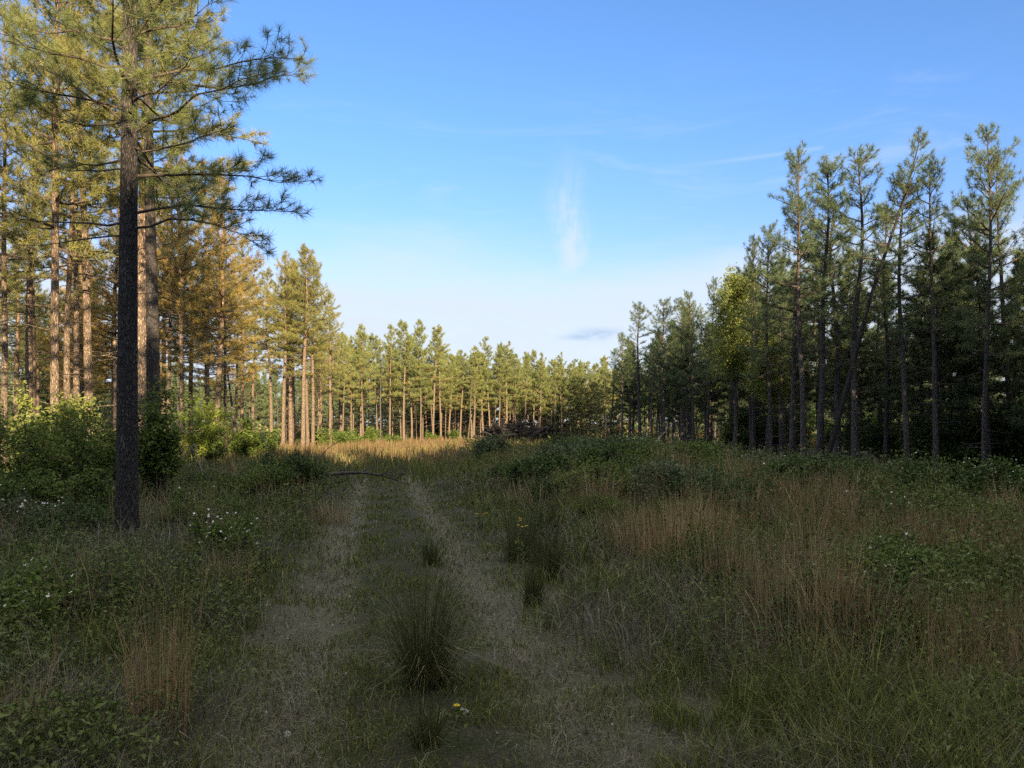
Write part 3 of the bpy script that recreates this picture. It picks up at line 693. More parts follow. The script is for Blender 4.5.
rb = [(575, 22, 1.2, 0.95, 'leaf_blue', 10, 'grey-green bramble mound beyond the dark rushes'), (625, 24, 1.3, 1.0, 'leaf_blue', 40, 'grey-green bramble mound with pale flecks right of the brush pile'), (655, 23, 1.2, 1.0, 'leaf_blue', 40, 'pale flecked bramble mound beside a bare pale stick'),
      (545, 18, 0.9, 0.8, 'leaf_dark', 0, 'dark green bush behind the yellow flower'), (600, 17, 1.1, 0.9, 'leaf_dark', 6, 'dark shrub patch in the middle of the right field'), (690, 19, 1.2, 0.9, 'leaf_mid', 10, 'green bramble mound left of the tall dry stems'),
      (770, 22, 1.4, 1.0, 'leaf_blue', 20, 'grey-green bramble mound below the leaning pine'), (850, 20, 1.3, 0.9, 'leaf_dark', 12, 'dark bramble mound below the open-crowned pine'), (905, 11.0, 0.9, 0.75, 'leaf_dark', 14, 'dark bramble with a few white flowers left of the bright leafy shrub'),
      (962, 10.2, 0.75, 0.85, 'leaf_mid', 0, 'bright leafy shrub standing out in the dark field at right'), (930, 15, 1.2, 0.95, 'leaf_dark', 8, 'dark bramble mound in front of the bent pine'), (1000, 14, 1.2, 1.0, 'leaf_dark', 20, 'dark bramble with white flowers at the right margin'),
      (720, 12, 0.9, 0.8, 'leaf_dark', 4, 'dark green bramble behind the nearest tall dry stems'), (800, 14, 1.2, 0.85, 'leaf_dark', 8, 'low dark bramble between the field and the slender pair of pines'), (880, 7.2, 0.6, 0.55, 'leaf_mid', 16, 'low bramble with white flowers in the near right field'),
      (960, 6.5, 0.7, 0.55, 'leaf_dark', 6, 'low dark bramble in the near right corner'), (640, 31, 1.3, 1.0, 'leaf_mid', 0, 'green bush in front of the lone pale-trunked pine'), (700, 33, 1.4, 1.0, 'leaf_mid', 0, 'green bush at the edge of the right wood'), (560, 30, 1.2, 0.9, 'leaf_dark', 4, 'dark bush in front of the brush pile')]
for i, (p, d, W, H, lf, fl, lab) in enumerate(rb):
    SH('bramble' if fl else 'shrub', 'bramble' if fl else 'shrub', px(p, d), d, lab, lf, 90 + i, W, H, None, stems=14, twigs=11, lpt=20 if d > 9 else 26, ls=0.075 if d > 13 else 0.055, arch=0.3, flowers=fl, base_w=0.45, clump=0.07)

BM = []
for i in range(6):
    sb, lb, fb = shrub_parts(500 + i, 0.8, (0.55, 0.7, 0.8, 0.6, 0.75, 0.65)[i], stems=13, twigs=11, lpt=20, ls=0.06, arch=0.3, flowers=(0, 4, 0, 0, 5, 0)[i], base_w=0.4, clump=0.06)
    lf = ('leaf_mid', 'leaf_dark', 'leaf_blue', 'leaf_dark', 'leaf_mid', 'leaf_dark')[i]
    BM.append((sb.mesh('bramble_stem', [M['stem']]), lb.mesh('bramble_leaves', [M[lf]]), fb.mesh('bramble_blossom', [M['white']]) if fb else None))
nb_ = 0
while nb_ < 66:
    d = 4.8 * (34 / 4.8) ** R_.random(); x = R_.uniform(-0.66, 0.66) * d; c = x - float(xc(d))
    if not (c > 2.6 + 0.02 * d or c < -2.3) or x > 14.5 or (c < 0 and (d > 22 or R_.random() < 0.6)): continue
    nb_ += 1; right_ = c > 0
    b = BM[R_.choice((0, 1, 4, 5)) if d < 12 else R_.randrange(6)]
    r = thing('bramble', (x, d, gz(x, d)), 'low bramble mound scattered in the overgrown right field' if right_ else 'low bramble mound scattered in the left verge', 'bramble', 'bramble mounds of the right field' if right_ else 'bramble mounds of the left verge', R_.uniform(0, 6.28), (R_.uniform(0.5, 0.8) if d < 12 else R_.uniform(0.7, 1.35)) if right_ else R_.uniform(0.42, 0.85))
    link('stem', b[0], r); link('foliage', b[1], r)
    if b[2]: link('blossom', b[2], r)

# understory in the dark right wood
for i in range(34):
    y = R_.uniform(26, 75); x = R_.uniform(16.5 + max(0, 40 - y) * 0.1, min(0.7 * y, 34))
    if i < 10: y = R_.uniform(29, 40); x = R_.uniform(16.5, 0.68 * y)
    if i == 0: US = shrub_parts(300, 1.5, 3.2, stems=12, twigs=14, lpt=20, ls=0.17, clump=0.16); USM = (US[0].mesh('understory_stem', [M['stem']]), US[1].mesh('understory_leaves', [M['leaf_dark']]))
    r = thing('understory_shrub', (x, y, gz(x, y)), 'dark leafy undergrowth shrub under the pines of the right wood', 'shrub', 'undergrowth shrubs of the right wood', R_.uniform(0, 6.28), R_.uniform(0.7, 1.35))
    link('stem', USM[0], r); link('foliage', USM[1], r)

# light green broadleaf tree in the right wood
def broadleaf(x, y, H, label, leaf, seed, R=1.7, cb=0.3):
    rng = np.random.default_rng(seed); tb = MB(); P, r = make_trunk(tb, H * 0.97, 0.10, rng, 8, 14, 0.02, 0.2)
    cr = MB(); C = []
    for i in range(70):
        z = H * rng.uniform(cb, 0.97); t = (z / H - cb) / (1 - cb); a = rng.uniform(0, 6.28)
        L = R * (min(1, 0.55 + 1.5 * t) * (1 - t) ** 0.6 + 0.15) * rng.uniform(0.6, 1.15); e = 0.5 + 0.5 * t
        p0 = np.array([np.interp(z, P[:, 2], P[:, 0]), np.interp(z, P[:, 2], P[:, 1]), z])
        d = np.array([math.cos(a) * math.cos(e), math.sin(a) * math.cos(e), math.sin(e)]); e1 = p0 + d * L
        tube(cr, [p0, p0 + d * L * 0.5 + rng.normal(0, 0.05, 3), e1], [0.025, 0.015, 0.005], 4, 1)
        for q in range(int(4 + L * 5)):
            s = rng.uniform(0.3, 1.05); c = p0 + d * L * s + rng.normal(0, 0.14 + 0.1 * L, 3)
            C.append(c + rng.normal(0, 0.16, (24, 3)))
    C = np.concatenate(C); leaves(cr, C, 0.105, rng, 0, 0.5 * vnoise(C[:, 0] + 20, C[:, 2] + C[:, 1], seed, 0.8) + 0.5 * rng.random(len(C)), 0.4, 0.8)
    o = thing('broadleaf_tree', (x, y, gz(x, y)), label, 'tree')
    link('trunk', tb.mesh('broadleaf_trunk', [M['bark_grey']], True), o); link('crown', cr.mesh('broadleaf_crown', [M[leaf], M['bark_grey']]), o)
broadleaf(px(736, 46), 46, 11.2, 'light green broadleaf tree among the dark pines of the right wood', 'leaf_spring', 400, 1.9, 0.42)
broadleaf(px(768, 43), 43, 7.4, 'smaller light green broadleaf tree right of the tall light green one', 'leaf_spring', 401, 1.3, 0.5)

# ------------------------------------------------------------------ grasses
def blades(mb, B, h, lean, la, w, rng, rnd, mat=0):
    n = len(B)
    if n == 0: return
    h = np.broadcast_to(h, (n,))[:, None]; lean = np.broadcast_to(lean, (n,))[:, None]; w = np.broadcast_to(w, (n,))[:, None]
    ld = np.stack([np.cos(la), np.sin(la), np.zeros(n)], -1)
    fa = rng.uniform(0, 2 * PI, n); wd = np.stack([np.cos(fa), np.sin(fa), np.zeros(n)], -1) * w * 0.5
    up = np.array([[0, 0, 1.0]])
    m = B + up * h * 0.55 * np.sqrt(np.maximum(1 - 0.3 * lean ** 2, 0.2)) + ld * h * lean * 0.30
    t = B + up * h * np.sqrt(np.maximum(1 - 0.75 * lean ** 2, 0.05)) + ld * h * lean
    V = np.stack([B - wd, B + wd, m + wd * 0.75, m - wd * 0.75, t], 1).reshape(-1, 3)
    i = np.arange(n)[:, None] * 5
    mb.add(V, quads=i + np.array([[0, 1, 2, 3]]), tris=i + np.array([[3, 2, 4]]), mat=mat, rnd=np.repeat(np.clip(rnd, 0, 1), 5))

RNG = np.random.default_rng(99)
def scatter(n, y0, y1, pad=2.0):
    """points over the view wedge, even per picture area"""
    y = y0 * (y1 / y0) ** RNG.random(n)
    x = RNG.uniform(-1, 1, n) * (0.70 * y + pad)
    return x, y

def zones(x, y):
    c = x - xc(y)
    edge = 0.6 * (vnoise(x, y, 21, 1.3) - 0.5) + 0.5 * (vnoise(x, y, 22, 0.4) - 0.5)
    Rw = 1.05 + 0.45 * sstep(5, 9, y) - 0.2 * sstep(14, 22, y)
    path = (1 - sstep(-0.15, 0.35, c - Rw + edge)) * sstep(-1.55, -1.0, c + edge) * (1 - sstep(24, 32, y))
    return c, path
def inwood(x, y):
    return (x > 14.5) | (x < -11.5 - 0.14 * (y - 20)) & (y > 20) | (y > 77 + (x / np.maximum(y, 1) * F + 512 - 343) * 0.155)

gm = MB(); dm = MB(); sm = MB(); wmb = MB()
# 1 short green grass on the path crown and everywhere between
x, y = scatter(230000, 2.6, 34); c, path = zones(x, y); tr = track(x, y)
cl = vnoise(x, y, 31, 0.5) * 0.6 + vnoise(x, y, 32, 0.14) * 0.4
keep = (RNG.random(len(x)) < path * (1 - 0.5 * tr) * np.clip((cl - 0.25) * 3.4, 0.08, 1))
x, y, cl = x[keep], y[keep], cl[keep]
worn = sstep(0.9, 1.5, x - xc(y)) * (1 - sstep(8, 12, y))
h = (0.03 + 0.09 * np.clip(cl - 0.3, 0, 1) * 1.6) * RNG.uniform(0.6, 1.5, len(x)) * (1 - 0.3 * worn)
blades(gm, np.stack([x, y, g(x, y) - 0.005], -1), h, RNG.uniform(0.2, 0.85, len(x)), RNG.uniform(0, 6.28, len(x)), np.maximum(0.0055, 0.0013 * y), RNG, RNG.beta(2, 2.5, len(x)))
# thatch: dead blades lying flat on tracks and worn ground
x, y = scatter(150000, 2.6, 34); c, path = zones(x, y)
keep = RNG.random(len(x)) < np.clip(path * (0.10 + 0.75 * track(x, y) + 0.28 * sstep(0.5, 1.2, c)) * np.clip((vnoise(x, y, 35, 0.35) - 0.2) * 2.2, 0.15, 1), 0, 1)
x, y = x[keep], y[keep]; n = len(x)
blades(dm, np.stack([x, y, g(x, y) + 0.002 + RNG.random(n) * 0.02], -1), RNG.uniform(0.05, 0.16, n), RNG.uniform(0.90, 1.12, n), RNG.uniform(0, 6.28, n), np.maximum(0.005, 0.0012 * y), RNG, RNG.beta(1.6, 2.6, n))
# 2 left verge and general rough grass
x, y = scatter(250000, 2.4, 40); c, path = zones(x, y)
d1 = vnoise(x, y, 41, 0.9); d2 = vnoise(x, y, 42, 0.22)
keep = (RNG.random(len(x)) < (1 - path) * (1 - 0.5 * sstep(1.5, 2.5, c) * (1 - sstep(9, 14, y))) * np.clip((0.65 * d2 + 0.35 * d1 - 0.27) * 3.0, 0.06, 1)) & ~((x > 15) & (y > 18))
x, y, d1, d2, c = x[keep], y[keep], d1[keep], d2[keep], c[keep]; n = len(x)
away = sstep(1.0, 2.6, np.abs(c)); rightf = sstep(1.2, 3.5, c)
h = (0.10 + 0.30 * d1 + 0.12 * d2) * RNG.uniform(0.55, 1.35, n) * (0.45 + 0.55 * away) * (1 + 0.35 * rightf) * (1 - 0.38 * sstep(0.9, 1.6, -c) * (1 - sstep(16, 24, y)))
blades(gm, np.stack([x, y, g(x, y) - 0.01], -1), h, RNG.uniform(0.15, 0.8, n), RNG.uniform(0, 6.28, n), np.maximum(0.007, 0.0014 * y), RNG, np.clip(RNG.beta(2, 2.6, n) + 0.15 * (d1 - 0.5), 0, 1))
# dead grey-brown blades mixed in, tangled
x, y = scatter(150000, 2.4, 45); c, path = zones(x, y); d1 = vnoise(x, y, 51, 1.1); d2 = vnoise(x, y, 52, 0.3)
keep = (RNG.random(len(x)) < (1 - path) * np.clip((d1 * 0.6 + d2 * 0.4 - 0.36 + 0.14 * sstep(1.2, 2.2, c)) * 3.2, 0.06, 1)) & ~((x > 15) & (y > 18))
x, y = x[keep], y[keep]; n = len(x); c = c[keep]
h = RNG.uniform(0.18, 0.55, n) * (0.5 + 0.5 * sstep(1.0, 2.6, np.abs(c)))
blades(dm, np.stack([x, y, g(x, y) + RNG.random(n) * 0.05], -1), h, RNG.uniform(0.25, 1.08, n), RNG.uniform(0, 6.28, n), np.maximum(0.0055, 0.0012 * y), RNG, RNG.beta(1.5, 3.0, n))
# 3 tall brown stems over the right field and in the far meadow
x, y = scatter(170000, 4.0, 100, 0.5); c, path = zones(x, y); d1 = vnoise(x, y, 61, 1.6) * 0.6 + vnoise(x, y, 62, 0.45) * 0.4
mead = sstep(26, 40, y); rf = sstep(1.9, 3.2, c)
pr = np.clip((d1 - 0.40) * 3.0, 0.02, 1) * rf * (1 - mead) * 0.75 + mead * np.clip((d1 - 0.15) * 2.0, 0.1, 1)
pr = pr + 0.35 * np.clip((d1 - 0.5) * 3, 0, 1) * sstep(1.3, 2.2, -c) * (1 - mead)
keep = (RNG.random(len(x)) < pr * (1 - path)) & ~inwood(x, y)
x, y, d1 = x[keep], y[keep], d1[keep]; n = len(x); mead = sstep(26, 40, y)
h = RNG.uniform(0.45, 1.0, n) * (0.62 + 0.5 * d1) * (0.9 + 0.15 * mead)
blades(sm, np.stack([x, y, g(x, y)], -1), h, np.abs(RNG.normal(0.16, 0.20, n)), RNG.uniform(0, 6.28, n), np.maximum(0.004, 0.0010 * y), RNG, RNG.beta(2, 2.5, n) * (0.85 - 0.55 * mead))
# far green in the meadow
x, y = scatter(60000, 24, 105, 1.0); d1 = vnoise(x, y, 71, 5.0); k2 = (RNG.random(len(x)) < 0.25 + 0.6 * np.clip((d1 - 0.4) * 3, 0, 1)) & ~((x > 17) & (y < 100))
x, y = x[k2], y[k2]; n = len(x)
blades(gm, np.stack([x, y, g(x, y)], -1), RNG.uniform(0.25, 0.7, n), RNG.uniform(0.05, 0.5, n), RNG.uniform(0, 6.28, n), 0.0014 * y, RNG, RNG.beta(2, 2.2, n))
# leafy weeds
def weeds(n0, y0, y1, zone, hmax, ls):
    x, y = scatter(n0, y0, y1); c, path = zones(x, y); d1 = vnoise(x, y, 81, 1.2) * 0.55 + vnoise(x, y, 82, 0.35) * 0.45
    keep = (RNG.random(len(x)) < (1 - path) * np.clip((d1 - 0.36) * 3.5, 0.03, 1) * zone(x, y, c)) & ~((x > 15.5) & (y > 20))
    x, y, d1 = x[keep], y[keep], d1[keep]; n = len(x)
    top = hmax * (0.35 + d1) * RNG.uniform(0.5, 1.15, n)
    m = 9
    t = RNG.uniform(0.25, 1.0, (n, m)); r = 0.03 + 0.10 * RNG.random((n, m)); a = RNG.uniform(0, 6.28, (n, m))
    C = np.stack([x[:, None] + np.cos(a) * r, y[:, None] + np.sin(a) * r, g(x, y)[:, None] + top[:, None] * t], -1).reshape(-1, 3)
    rn = np.repeat(np.clip(0.6 * d1 + 0.1, 0, 1), m) + RNG.normal(0, 0.15, n * m)
    leaves(wmb, C, np.repeat(np.maximum(ls, 0.0042 * y), m), RNG, 0, rn, 0.6, 0.5)
    blades(wmb, np.stack([x, y, g(x, y)], -1), top, RNG.uniform(0, 0.25, n), RNG.uniform(0, 6.28, n), np.maximum(0.004, 0.0008 * y), RNG, np.full(n, 0.4))
weeds(42000, 2.6, 30, lambda x, y, c: sstep(0.9, 1.8, -c) + sstep(1.6, 2.6, c), 0.42, 0.035)
weeds(5000, 2.6, 12, lambda x, y, c: sstep(1.2, 2.0, -c) + sstep(2.2, 3.2, c), 0.34, 0.07)
weeds(16000, 4.5, 45, lambda x, y, c: sstep(2.4, 3.6, c), 0.95, 0.045)
tag(link('grass', gm.mesh('grass', [M['grass']])), kind='stuff')
tag(link('dry_grass', dm.mesh('dry_grass', [M['dry']])), kind='stuff')
tag(link('tall_dry_grass', sm.mesh('tall_dry_grass', [M['sedge']])), kind='stuff')
tag(link('weeds', wmb.mesh('weeds', [M['weed']])), kind='stuff')

# ---- single tussocks
def tussock(name, cat, x, y, n, H, spread, mat, label, seed, group=None, w=0.004, rad=0.06, tilt=None):
    rng = np.random.default_rng(seed); mb = MB()
    a = rng.uniform(0, 2 * PI, n); rr = rad * np.sqrt(rng.random(n))
    B = np.stack([np.cos(a) * rr, np.sin(a) * rr, np.full(n, -0.02)], -1)
    a0 = rng.uniform(0, 6.28); la = a + rng.normal(0, 0.5, n) + 0.5 * np.sin(a - a0); lean = np.abs(rng.normal(0, 1, n)) * spread * rng.choice([0.8, 1.3, 2.6], n, p=[0.35, 0.5, 0.15])
    if tilt is not None: la = np.where(rng.random(n) < 0.5, tilt + rng.normal(0, 0.4, n), la)
    blades(mb, B, H * (0.25 + 0.8 * rng.beta(1.9, 1.5, n)), np.clip(lean, 0, 1.08), la, w, rng, rng.beta(1.3, 2.0, n))
    if mat == 'rush':
        m = int(n * 0.45); a2 = rng.uniform(0, 2 * PI, m); r2 = rad * 1.3 * np.sqrt(rng.random(m))
        blades(mb, np.stack([np.cos(a2) * r2, np.sin(a2) * r2, np.full(m, -0.01)], -1), H * rng.uniform(0.15, 0.55, m), rng.uniform(0.3, 1.12, m), a2 + rng.normal(0, 0.7, m), w, rng, rng.beta(2.0, 1.6, m))
    o = link(name, mb.mesh(name, [M[mat]]), None, (x, y, gz(x, y)))
    return tag(o, label, cat, group)
tussock('rush_tussock', 'rush tussock', px(425, 4.95), 4.95, 520, 1.08, 0.60, 'rush', 'large dark rush tussock fanning out in the middle of the track', 1, None, 0.0042, 0.10)
tussock('rush_tussock', 'rush tussock', px(427, 4.05), 4.02, 140, 0.42, 0.50, 'rush', 'small green rush tuft directly below the large track tussock', 2, None, 0.0042, 0.06)
tussock('rush_tussock', 'rush tussock', px(431, 9.4), 9.4, 150, 0.45, 0.22, 'rush', 'small rush tuft behind the large tussock in the track', 3, None, 0.008, 0.08)
tussock('rush_tussock', 'rush tussock', px(533, 7.2), 7.2, 160, 0.55, 0.12, 'rush', 'narrow upright rush at the front end of the dark rush row', 4, None, 0.0065, 0.07)
tussock('rush_tussock', 'rush tussock', px(548, 8.4), 8.4, 260, 0.75, 0.16, 'rush', 'dense dark rush tussock in the middle of the rush row right of the track', 5, None, 0.0075, 0.16)
tussock('rush_tussock', 'rush tussock', px(522, 9.6), 9.6, 280, 0.80, 0.18, 'rush', 'dark rush tussock below the yellow flower, left in the rush row', 6, None, 0.0085, 0.18)
tussock('rush_tussock', 'rush tussock', px(545, 11), 11.0, 240, 0.85, 0.18, 'rush', 'rush tussock at the back of the row right of the yellow flower', 7, None, 0.0095, 0.2)
sed = [(160, 4.15, 150, 0.88, 0.06, 'tall orange dry clump standing alone in the near left grass'), (22, 3.75, 70, 0.62, 0.10, 'short orange dry clump near the left bottom corner'),
       (228, 7.6, 170, 0.62, 0.16, 'brown dry tussock at the left edge of the track below the arching bramble'), (205, 9.0, 120, 0.6, 0.18, 'brown dry tussock behind the arching bramble'),
       (330, 13.5, 120, 0.6, 0.15, 'straw coloured tussock on the left verge by the leafy mound'),
       (640, 9.0, 120, 0.95, 0.08, 'tall straw stems left of the orange cluster in the right field'), (665, 8.6, 150, 1.05, 0.08, 'tall straw cluster rising over the middle of the right field'), (690, 9.2, 170, 1.10, 0.09, 'orange dry cluster tallest in the middle of the right field'),
       (712, 9.8, 120, 1.0, 0.10, 'orange dry cluster just right of the tallest one'), (765, 5.9, 110, 0.98, 0.07, 'thin straw clump left of the near leaning stems'), (790, 5.6, 90, 1.0, 0.07, 'straw clump between the thin clump and the near leaning stems'),
       (830, 5.4, 160, 1.12, 0.10, 'tallest near straw clump in the right field with stems leaning right'), (850, 5.2, 90, 1.0, 0.14, 'straw clump right of the tallest near clump'),
       (800, 12.5, 140, 0.95, 0.15, 'reddish brown dry clump below the slender pair of pines'), (835, 13.0, 140, 0.95, 0.15, 'reddish brown dry clump below the crossed pine'),
       (1010, 5.4, 80, 0.8, 0.14, 'dry straw clump at the right margin'), (600, 12.5, 110, 0.9, 0.12, 'straw clump behind the dark rush row'), (735, 7.2, 90, 0.9, 0.10, 'sparse straw clump in front of the orange clusters')]
for i, (p, d, n, H, spr, lab) in enumerate(sed):
    tussock('dry_tussock', 'dry grass clump', px(p, d), d, int(n * 1.5), H, spr * 1.35, 'sedge_bright' if p in (160, 22, 690, 712, 830, 665) else 'sedge', lab, 20 + i, 'dry grass clumps', max(0.0032, 0.0008 * d), 0.08 + 0.02 * d, 0.2 if p in (830, 850) else None)
for i in range(64):
    d = 6.2 * (26 / 6.2) ** R_.random(); p = R_.uniform(560, 1020); x = px(p, d)
    if x > 13.5 or x - float(xc(d)) < 2.3: continue
    tussock('dry_tussock', 'dry grass clump', x, d, 85, R_.uniform(0.75, 1.15), 0.17, 'sedge', 'dry brown grass clump scattered through the right field', 60 + i, 'scattered dry clumps of the right field', 0.0009 * d, 0.2)
for i in range(34):
    d = R_.uniform(2.9, 7.0); p = R_.uniform(640, 1010); x = px(p, d)
    if x - float(xc(d)) < 1.7: continue
    tussock('green_tuft', 'grass tuft', x, d, 46, R_.uniform(0.25, 0.5), 0.10, 'grass', 'upright green weed tuft in the near right field', 120 + i, 'green weed tufts of the near right field', 0.006, 0.06)

# ---- yellow flowers
def yellow_flower(x, y, H, label, seed, n):
    rng = np.random.default_rng(seed); sb = MB(); lb = MB(); fb = MB()
    for i in range(n):
        e = np.array([rng.normal(0, 0.07), rng.normal(0, 0.07), H * rng.uniform(0.8, 1.05)])
        tube(sb, [np.array([0, 0, -0.02]), e * 0.5 + rng.normal(0, 0.01, 3), e], [0.004, 0.003, 0.002], 4)
        leaves(lb, e * rng.uniform(0.2, 0.8, (8, 1)) + rng.normal(0, 0.03, (8, 3)), 0.05, rng, 0)
        for k in range(9):
            a = k * 2 * PI / 9; d = np.array([math.cos(a), math.sin(a), 0.25]); q = np.array([-math.sin(a), math.cos(a), 0]); s = 0.014
            fb.add([e, e + d * s + q * s * 0.35, e + d * s * 1.5, e + d * s - q * s * 0.35], quads=[(0, 1, 2, 3)], rnd=rng.random())
        tube(fb, [e - np.array([0, 0, 0.004]), e + np.array([0, 0, 0.010])], [0.010, 0.007], 6, cap=True)
    r = thing('yellow_flower', (x, y, gz(x, y)), label, 'flower', 'yellow flowers')
    link('stem', sb.mesh('flower_stem', [M['stem']]), r); link('foliage', lb.mesh('flower_leaves', [M['leaf_mid']]), r); link('blossom', fb.mesh('flower_blossom', [M['yellow']]), r)
yellow_flower(px(520, 9.0), 9.0, 0.60, 'yellow flower head rising above the dark rushes', 1, 5)
yellow_flower(px(455, 4.35), 4.35, 0.10, 'tiny yellow flower on the track right of the small rush tuft', 2, 1)
yellow_flower(px(478, 12.5), 12.5, 0.30, 'small yellow flower at the right edge of the track', 3, 3)

# ---- stones on the track
def stone(x, y, s, label, seed, group='pale stones on the track'):
    rng = np.random.default_rng(seed); nu, nv = 9, 6
    u = np.arange(nu) * 2 * PI / nu; v = np.linspace(0.02, PI - 0.02, nv)
    U, W = np.meshgrid(u, v); P = np.stack([np.sin(W) * np.cos(U), np.sin(W) * np.sin(U), np.cos(W)], -1)
    P *= (1 + 0.22 * rng.normal(0, 1, (nv, nu, 1)).clip(-1, 1)); P *= np.array([1, rng.uniform(0.6, 0.9), rng.uniform(0.4, 0.65)]) * s
    i = np.arange(nv - 1)[:, None] * nu; j = np.arange(nu)[None, :]; j2 = (j + 1) % nu
    mb = MB(); mb.add(P.reshape(-1, 3), quads=np.stack([i + j, i + nu + j, i + nu + j2, i + j2], -1).reshape(-1, 4), rnd=rng.random())
    o = link('stone', mb.mesh('stone', [M['stone']], False), None, (x, y, gz(x, y) + s * 0.2)); o.rotation_euler = (0, 0, rng.uniform(0, 6))
    tag(o, label, 'stone', group)
stone(px(288, 4.35), 4.35, 0.040, 'largest pale stone, on the left wheel track', 1)
stone(px(463, 4.45), 4.45, 0.045, 'pale flat stone right of the small rush tuft', 2)
for i in range(36):
    d = R_.uniform(3.2, 9.0); side = -1 if R_.random() < 0.65 else 1
    x = float(xc(d)) + side * 0.78 + R_.gauss(0, 0.28)
    stone(x, d, R_.uniform(0.006, 0.018), 'small pale stone lying in a wheel track', 10 + i, 'small stones in the wheel tracks')

# ---- fallen branch across the track
def fallen(x0, x1, y, label):
    rng = np.random.default_rng(3); mb = MB(); L = x1 - x0; r = thing('fallen_branch', (x0, y, gz(x0, y)), label, 'fallen branch')
    t = np.linspace(0, 1, 12)
    P = np.stack([t * L, 0.25 * np.sin(t * 2.2), 0.22 + 0.12 * np.sin(t * 3.0) - 0.30 * t ** 2.5], -1) + rng.normal(0, 0.012, (12, 3))
    tube(mb, P, 0.055 * (1 - t) ** 0.7 + 0.008, 7, 0, 0.3, cap=True)
    link('limb', mb.mesh('limb', [M['deadwood']], True), r)
    for i in range(13):
        s = rng.uniform(0.15, 0.97); j = s * 11; k = min(int(j), 10); p = P[k] + (P[k + 1] - P[k]) * (j - k)
        d = norm(np.array([0.7, rng.normal(0, 0.5), rng.uniform(0.05, 0.75)])); l = rng.uniform(0.3, 0.95)
        mb2 = MB(); tube(mb2, [p, p + d * l * 0.5, p + d * l + np.array([0.05, 0, rng.normal(0, 0.06)])], [0.016, 0.010, 0.004], 4)
        for q in range(3):
            p2 = p + d * l * rng.uniform(0.4, 0.95); d2 = norm(d + rng.normal(0, 0.5, 3)); tube(mb2, [p2, p2 + d2 * 0.15, p2 + d2 * 0.28], [0.006, 0.005, 0.003], 3)
        link('twig', mb2.mesh('twig', [M['deadwood']]), r)
fallen(px(322, 23.5), px(404, 23.5), 23.5, 'dark fallen branch lying across the far end of the track')

# ---- brush pile in the meadow
def brush_pile(x, y, label):
    rng = np.random.default_rng(12); r = thing('brush_pile', (x, y, gz(x, y)), label, 'brush pile', sc=1.25)
    for i in range(98):
        a = rng.uniform(0, 2 * PI); q = rng.random() ** 0.6; cx, cy = 2.7 * q * math.cos(a), 1.8 * q * math.sin(a)
        h = 1.75 * (1 - q ** 1.4) * rng.uniform(0.5, 1.0) + 0.15
        L = rng.uniform(1.4, 3.2); b = rng.uniform(0, 2 * PI); e = rng.normal(0, 0.28)
        d = np.array([math.cos(b) * math.cos(e), math.sin(b) * math.cos(e), math.sin(e)])
        c = np.array([cx, cy, h]); mb = MB(); rad = rng.uniform(0.04, 0.15)
        P = np.array([c - d * L / 2, c - d * L * 0.15 + rng.normal(0, 0.05, 3), c + d * L * 0.2 + rng.normal(0, 0.05, 3), c + d * L / 2]); P[:, 2] = np.maximum(P[:, 2], 0.05)
        tube(mb, P, [rad, rad * 0.9, rad * 0.75, rad * 0.5], 6, 0, rng.random(), cap=True)
        for z in range(11):
            p = P[1] + (P[3] - P[1]) * rng.random(); d2 = norm(rng.normal(0, 1, 3) + np.array([0, 0, 0.5])); tube(mb, [p, p + d2 * 0.3, p + d2 * rng.uniform(0.45, 0.8)], [0.03, 0.024, 0.012], 3)
        link('dead_limb', mb.mesh('dead_limb', [M['pilewood_shaded']], True), r)
brush_pile(px(517, 72), 72, 'large dark pile of dead limbs in front of the far stand')

# ---- dead sticks
def stick(x, y, pts, rad, label, seed, mat='palewood', nt=5):
    rng = np.random.default_rng(seed); mb = MB(); P = np.array(pts, float)
    tube(mb, P, np.linspace(rad, rad * 0.35, len(P)), 5)
    for q in range(nt):
        k = rng.integers(1, len(P)); d = norm(rng.normal(0, 0.7, 3) + norm(P[k] - P[k - 1])); tube(mb, [P[k], P[k] + d * 0.18, P[k] + d * rng.uniform(0.25, 0.45)], [rad * 0.5, rad * 0.35, 0.003], 3)
    o = link('dead_stick', mb.mesh('dead_stick', [M[mat]], True), None, (x, y, gz(x, y))); tag(o, label, 'dead stick')
stick(px(160, 17.5), 17.5, [(0, 0, 0.9), (0.25, 0, 1.35), (0.42, 0.05, 1.5), (0.62, 0, 2.0)], 0.022, 'pale bare stick rising right beside the second thick pine', 1)
stick(px(205, 22), 22, [(0, 0, 0), (-0.12, 0, 0.45), (-0.25, 0.05, 0.8), (-0.3, 0, 1.15)], 0.022, 'pale bare stick just right of the bright sapling', 2)
stick(px(268, 21), 21, [(0.1, 0, 0), (0.05, 0, 0.6), (-0.05, 0, 1.1), (-0.22, 0, 1.55)], 0.020, 'crooked pale stick standing behind the leafy mound', 3)
stick(px(643, 22), 21.5, [(0, 0, 0.6), (0.3, 0, 0.95), (0.55, 0, 1.22)], 0.024, 'bare pale stick slanting out of the flecked bramble', 4)
stick(px(300, 21), 21.6, [(0, 0, 0.2), (0.3, 0, 0.7), (0.6, 0.05, 1.05), (1.0, 0, 1.3)], 0.016, 'thin dark dead stem arching behind the leafy mound', 5, 'deadwood')
stick(px(575, 5.0), 8.5, [(0, 0, 0.0), (0.1, 0, 0.02), (0.3, 0.1, 0.03), (0.5, 0.1, 0.02)], 0.008, 'grey twig lying on the worn ground right of the track', 6, 'deadwood', 2)

